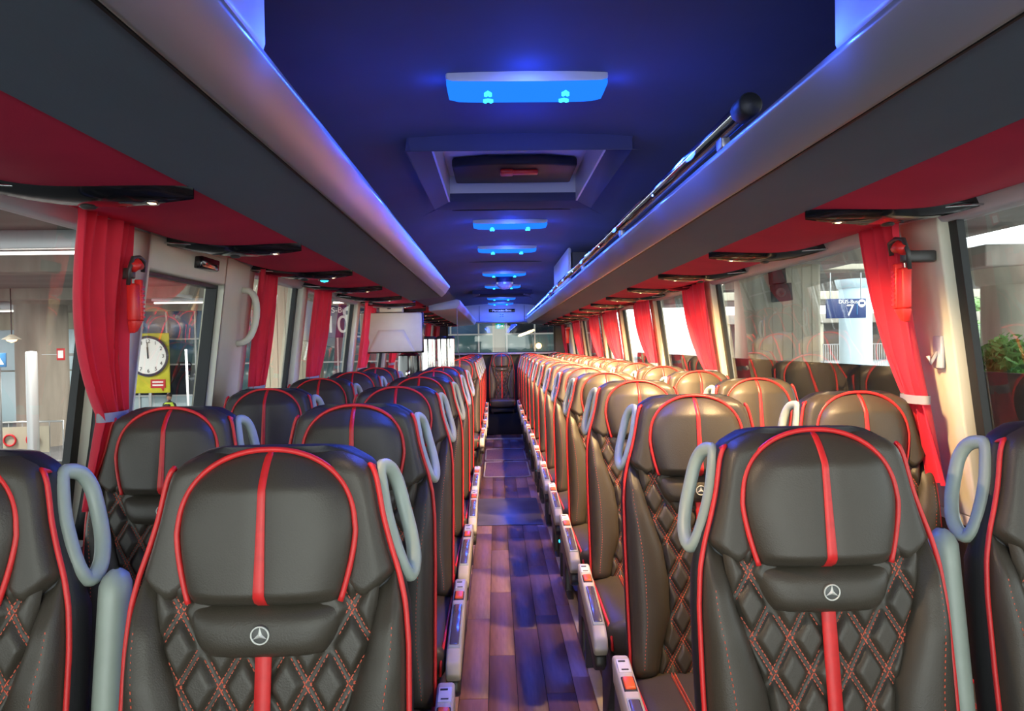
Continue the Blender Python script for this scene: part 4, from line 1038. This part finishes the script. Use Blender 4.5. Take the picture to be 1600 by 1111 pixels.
# right: hoarding, fences, bridge, columns, plants, motorbike
t = thing('hoarding', 'dark low hoarding panels standing outside the right windows', 'hoarding', (3.05, 4.3, GR), None)
hh = CZ - .225 - GR
pmh = MB().box(0, .05, .01, 1.99, .0, hh).mesh('panel', M['hoard'], bevel=.01)
for k in range(6): link('panel', pmh, t, (0, 2 * k, 0))
part('post', MB().box(.05, .10, 0, .06, 0, hh), M['metal'], t); part('post', MB().box(.05, .10, 5.9, 5.96, 0, hh), M['metal'], t)
t = thing('utility_cabinet', 'pale utility cabinet standing behind the hoarding end', 'cabinet', (at(1553, 650, 5.2)[0], 5.2, GR))
part('body', MB().box(-.10, .12, 0, .3, 0, CZ - .43 - GR), M['ivory'], t, bevel=.01)
part('door', MB().box(-.08, .10, -.012, 0, .1, CZ - .46 - GR), M['ivory'], t, bevel=.004)
br = thing('concrete_bridge', 'pale concrete road bridge crossing beyond the right side of the deck', 'bridge', (9, 22, CZ))
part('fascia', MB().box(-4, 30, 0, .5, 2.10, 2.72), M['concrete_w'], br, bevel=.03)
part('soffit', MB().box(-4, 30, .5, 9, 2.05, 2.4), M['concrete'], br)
part('parapet', MB().box(-4, 30, .1, .3, 2.72, 3.0), M['metal'], br)
br2 = thing('concrete_bridge', 'farther second concrete bridge seen right between the columns', 'bridge', (14, 58, CZ))
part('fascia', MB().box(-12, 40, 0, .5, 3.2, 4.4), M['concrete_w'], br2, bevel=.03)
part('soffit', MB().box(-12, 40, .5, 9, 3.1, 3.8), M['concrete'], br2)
round_column(1612, 11, .55, GR, 'thick pale round column outside the far right window', 'concrete_w', ztop=CZ + 1.02)
t = thing('concrete_beam', 'horizontal concrete crossbeam resting on the far right column', 'beam', (8, 11, CZ + 1.02))
part('beam', MB().box(-1.0, 8, -.5, .6, 0, .32), M['concrete'], t, bevel=.03)
round_column(1498, 46, .5, GR, 'distant round column behind the motorbike', 'concrete_w', ztop=CZ + 2.1)
for i, (px, Y, L_) in enumerate(((1292, 24, 1.06), (1345, 24, 1.06), (1478, 34, 1.6), (1534, 34, 1.6))):
    x, _ = at(px, 560, Y); barrier(x, Y, L_, GR, 2.0 if Y > 30 else 1.25, 'galvanised site fence panel, %s' % ['left under the number 7 sign', 'right under the number 7 sign', 'in front of the motorbike', 'right of the motorbike'][i], (1, 0), 14)
# dark parking structure far right
pk = thing('parking_structure', 'dark concrete parking structure far behind the number 7 sign', 'building', (14.5, 48, GR))
part('back_wall', MB().box(0, 17, 2.0, 2.3, 0, 2.5), M['deck'], pk)
part('slab', MB().box(-.5, 17.5, -.3, 2.3, 2.5, 3.1), M['concrete'], pk, bevel=.03)
cm_ = MB().box(-.2, .2, 0, .4, 0, 2.5).mesh('pier', M['concrete_w'], bevel=.03)
for k in range(6): link('pier', cm_, pk, (.6 + 3.1 * k, 0, 0))
# motorbike
x, _ = at(1522, 555, 44); t = thing('motorbike', 'dark motorbike parked beyond the fence on the right', 'motorbike', (x, 44, GR))
for sx in (-.72, .72):
    w = part('wheel', MB().tube([(sx + .29 * math.cos(a), 0, .33 + .29 * math.sin(a)) for a in [2 * PI * k / 24 for k in range(24)]], .055, 8, closed=True), M['rubber'], t, smooth=True)
    part('hub', MB().lathe([(.0001, -.04), (.10, -.03), (.10, .03), (.0001, .04)], (sx, 0, .33), 14, 'Y'), M['metal'], w, smooth='auto')
part('body', MB().prism([(-.35, .35), (.30, .32), (.45, .75), (.30, .95), (0, .92), (-.15, .80), (-.75, .92), (-.80, .84), (-.30, .62)], -.14, .14, 'XZ'), M['cloth'], t, bevel=.05)
part('seat', MB().prism([(-.62, .90), (-.05, .84), (-.05, .92), (-.60, .99)], -.12, .12, 'XZ'), M['rubber'], t, bevel=.03)
part('fork', MB().tube([(.72, .08, .33), (.45, .08, 1.05)], .03, 8).tube([(.72, -.08, .33), (.45, -.08, 1.05)], .03, 8), M['metal'], t, smooth=True)
part('handlebar', MB().tube([(.38, -.33, 1.10), (.45, -.1, 1.05), (.45, .1, 1.05), (.38, .33, 1.10)], .02, 8), M['metal'], t, smooth=True)
part('headlight', MB().lathe([(.0001, .08), (.09, .06), (.10, 0), (.04, -.1)], (.60, 0, .95), 14, 'X'), M['paint'], t, smooth=True)
part('exhaust', MB().tube([(.1, -.14, .3), (-.6, -.17, .38), (-.85, -.17, .45)], [.03, .05, .05], 8), M['metal'], t, smooth=True)
# bushes and trees
def shrub(px, py, Y, rx, rz_, lab, m, name='bush', n=1500, leaf=.10, trunk=None, cat='bush'):
    x, z = at(px, py, Y); zb = GR; t = thing(name, lab, cat, (x, Y, zb), 'green planting outside'); cz = z - zb
    mb = MB(); rnd = random.Random(px)
    for i in range(n):
        a = rnd.uniform(0, 2 * PI); h = rnd.uniform(-1, 1); rr = (1 - h * h) ** .5; q_ = rnd.uniform(.72, 1.05) * (1 + .12 * math.sin(3 * a + 4 * h))
        c = Vector((rx * rr * math.cos(a) * q_, rx * rr * math.sin(a) * q_, cz + rz_ * h * q_))
        d1 = Vector((rnd.uniform(-1, 1), rnd.uniform(-1, 1), rnd.uniform(-1, 1))).normalized() * leaf; d2 = d1.orthogonal().normalized() * leaf * .45
        mb.add([c - d1, c + d2, c + d1, c - d2], [(0, 1, 2, 3)])
    f = part('foliage', mb, M[m], t, fixn=False); f['kind'] = 'stuff'
    core = [[(.7 * rx * math.sin(R(a)) * math.cos(R(b)), .7 * rx * math.sin(R(a)) * math.sin(R(b)), cz + .7 * rz_ * math.cos(R(a))) for b in range(0, 360, 30)] for a in range(5, 180, 17)]
    part('crown', MB().grid(core, len(core), 12, wrap=True), M[m], t, smooth=True)
    br_ = MB()
    for k in range(4): br_.tube([(0, 0, 0), (.3 * rx * math.cos(k * 1.6), .3 * rx * math.sin(k * 1.6), cz)], .05, 6)
    part('stem', br_, M['bark'], t, smooth=True)
shrub(1590, 585, 8.2, .42, .40, 'fresh green bush at the foot of the far right column', 'leaf', n=2600, leaf=.055)
shrub(1527, 528, 46.2, 1.2, 1.0, 'pale green bush behind the motorbike', 'leaf2', leaf=.16)
shrub(1537, 488, 53.5, 1.5, 1.0, 'young light green tree above the motorbike', 'leaf2', name='tree', leaf=.22, cat='tree')
shrub(1488, 542, 42, .7, .5, 'small green bush left of the motorbike', 'leaf', leaf=.14)
x, z = at(1338, 426, 13); t = thing('round_ceiling_lamp', 'round white flat lamp on the deck outside the right window', 'lamp', (x, 13, DK - .02))
part('disc', MB().lathe([(.0001, -.10), (.45, -.09), (.52, -.04), (.52, 0)], (0, 0, 0), 32), M['white'], t, smooth=True)
part('diffuser', MB().lathe([(.0001, -.115), (.38, -.105), (.40, -.095)], (0, 0, 0), 32), emit('disc_glow', (1, .95, .85), 1.6), t, smooth=True)
x, z = at(1385, 585, 12); t = thing('traffic_cone', 'orange traffic cone near the right curtain', 'cone', (at(1383, 575, 12)[0], 12, GR))
part('cone', MB().lathe([(.16, .03), (.13, .1), (.03, .95), (.001, .96)], (0, 0, 0), 18), M['orange'], t, smooth=True)
part('base', MB().box(-.2, .2, -.2, .2, 0, .03), M['rubber'], t, bevel=.01)
# daylight falling on the open ground right of the deck
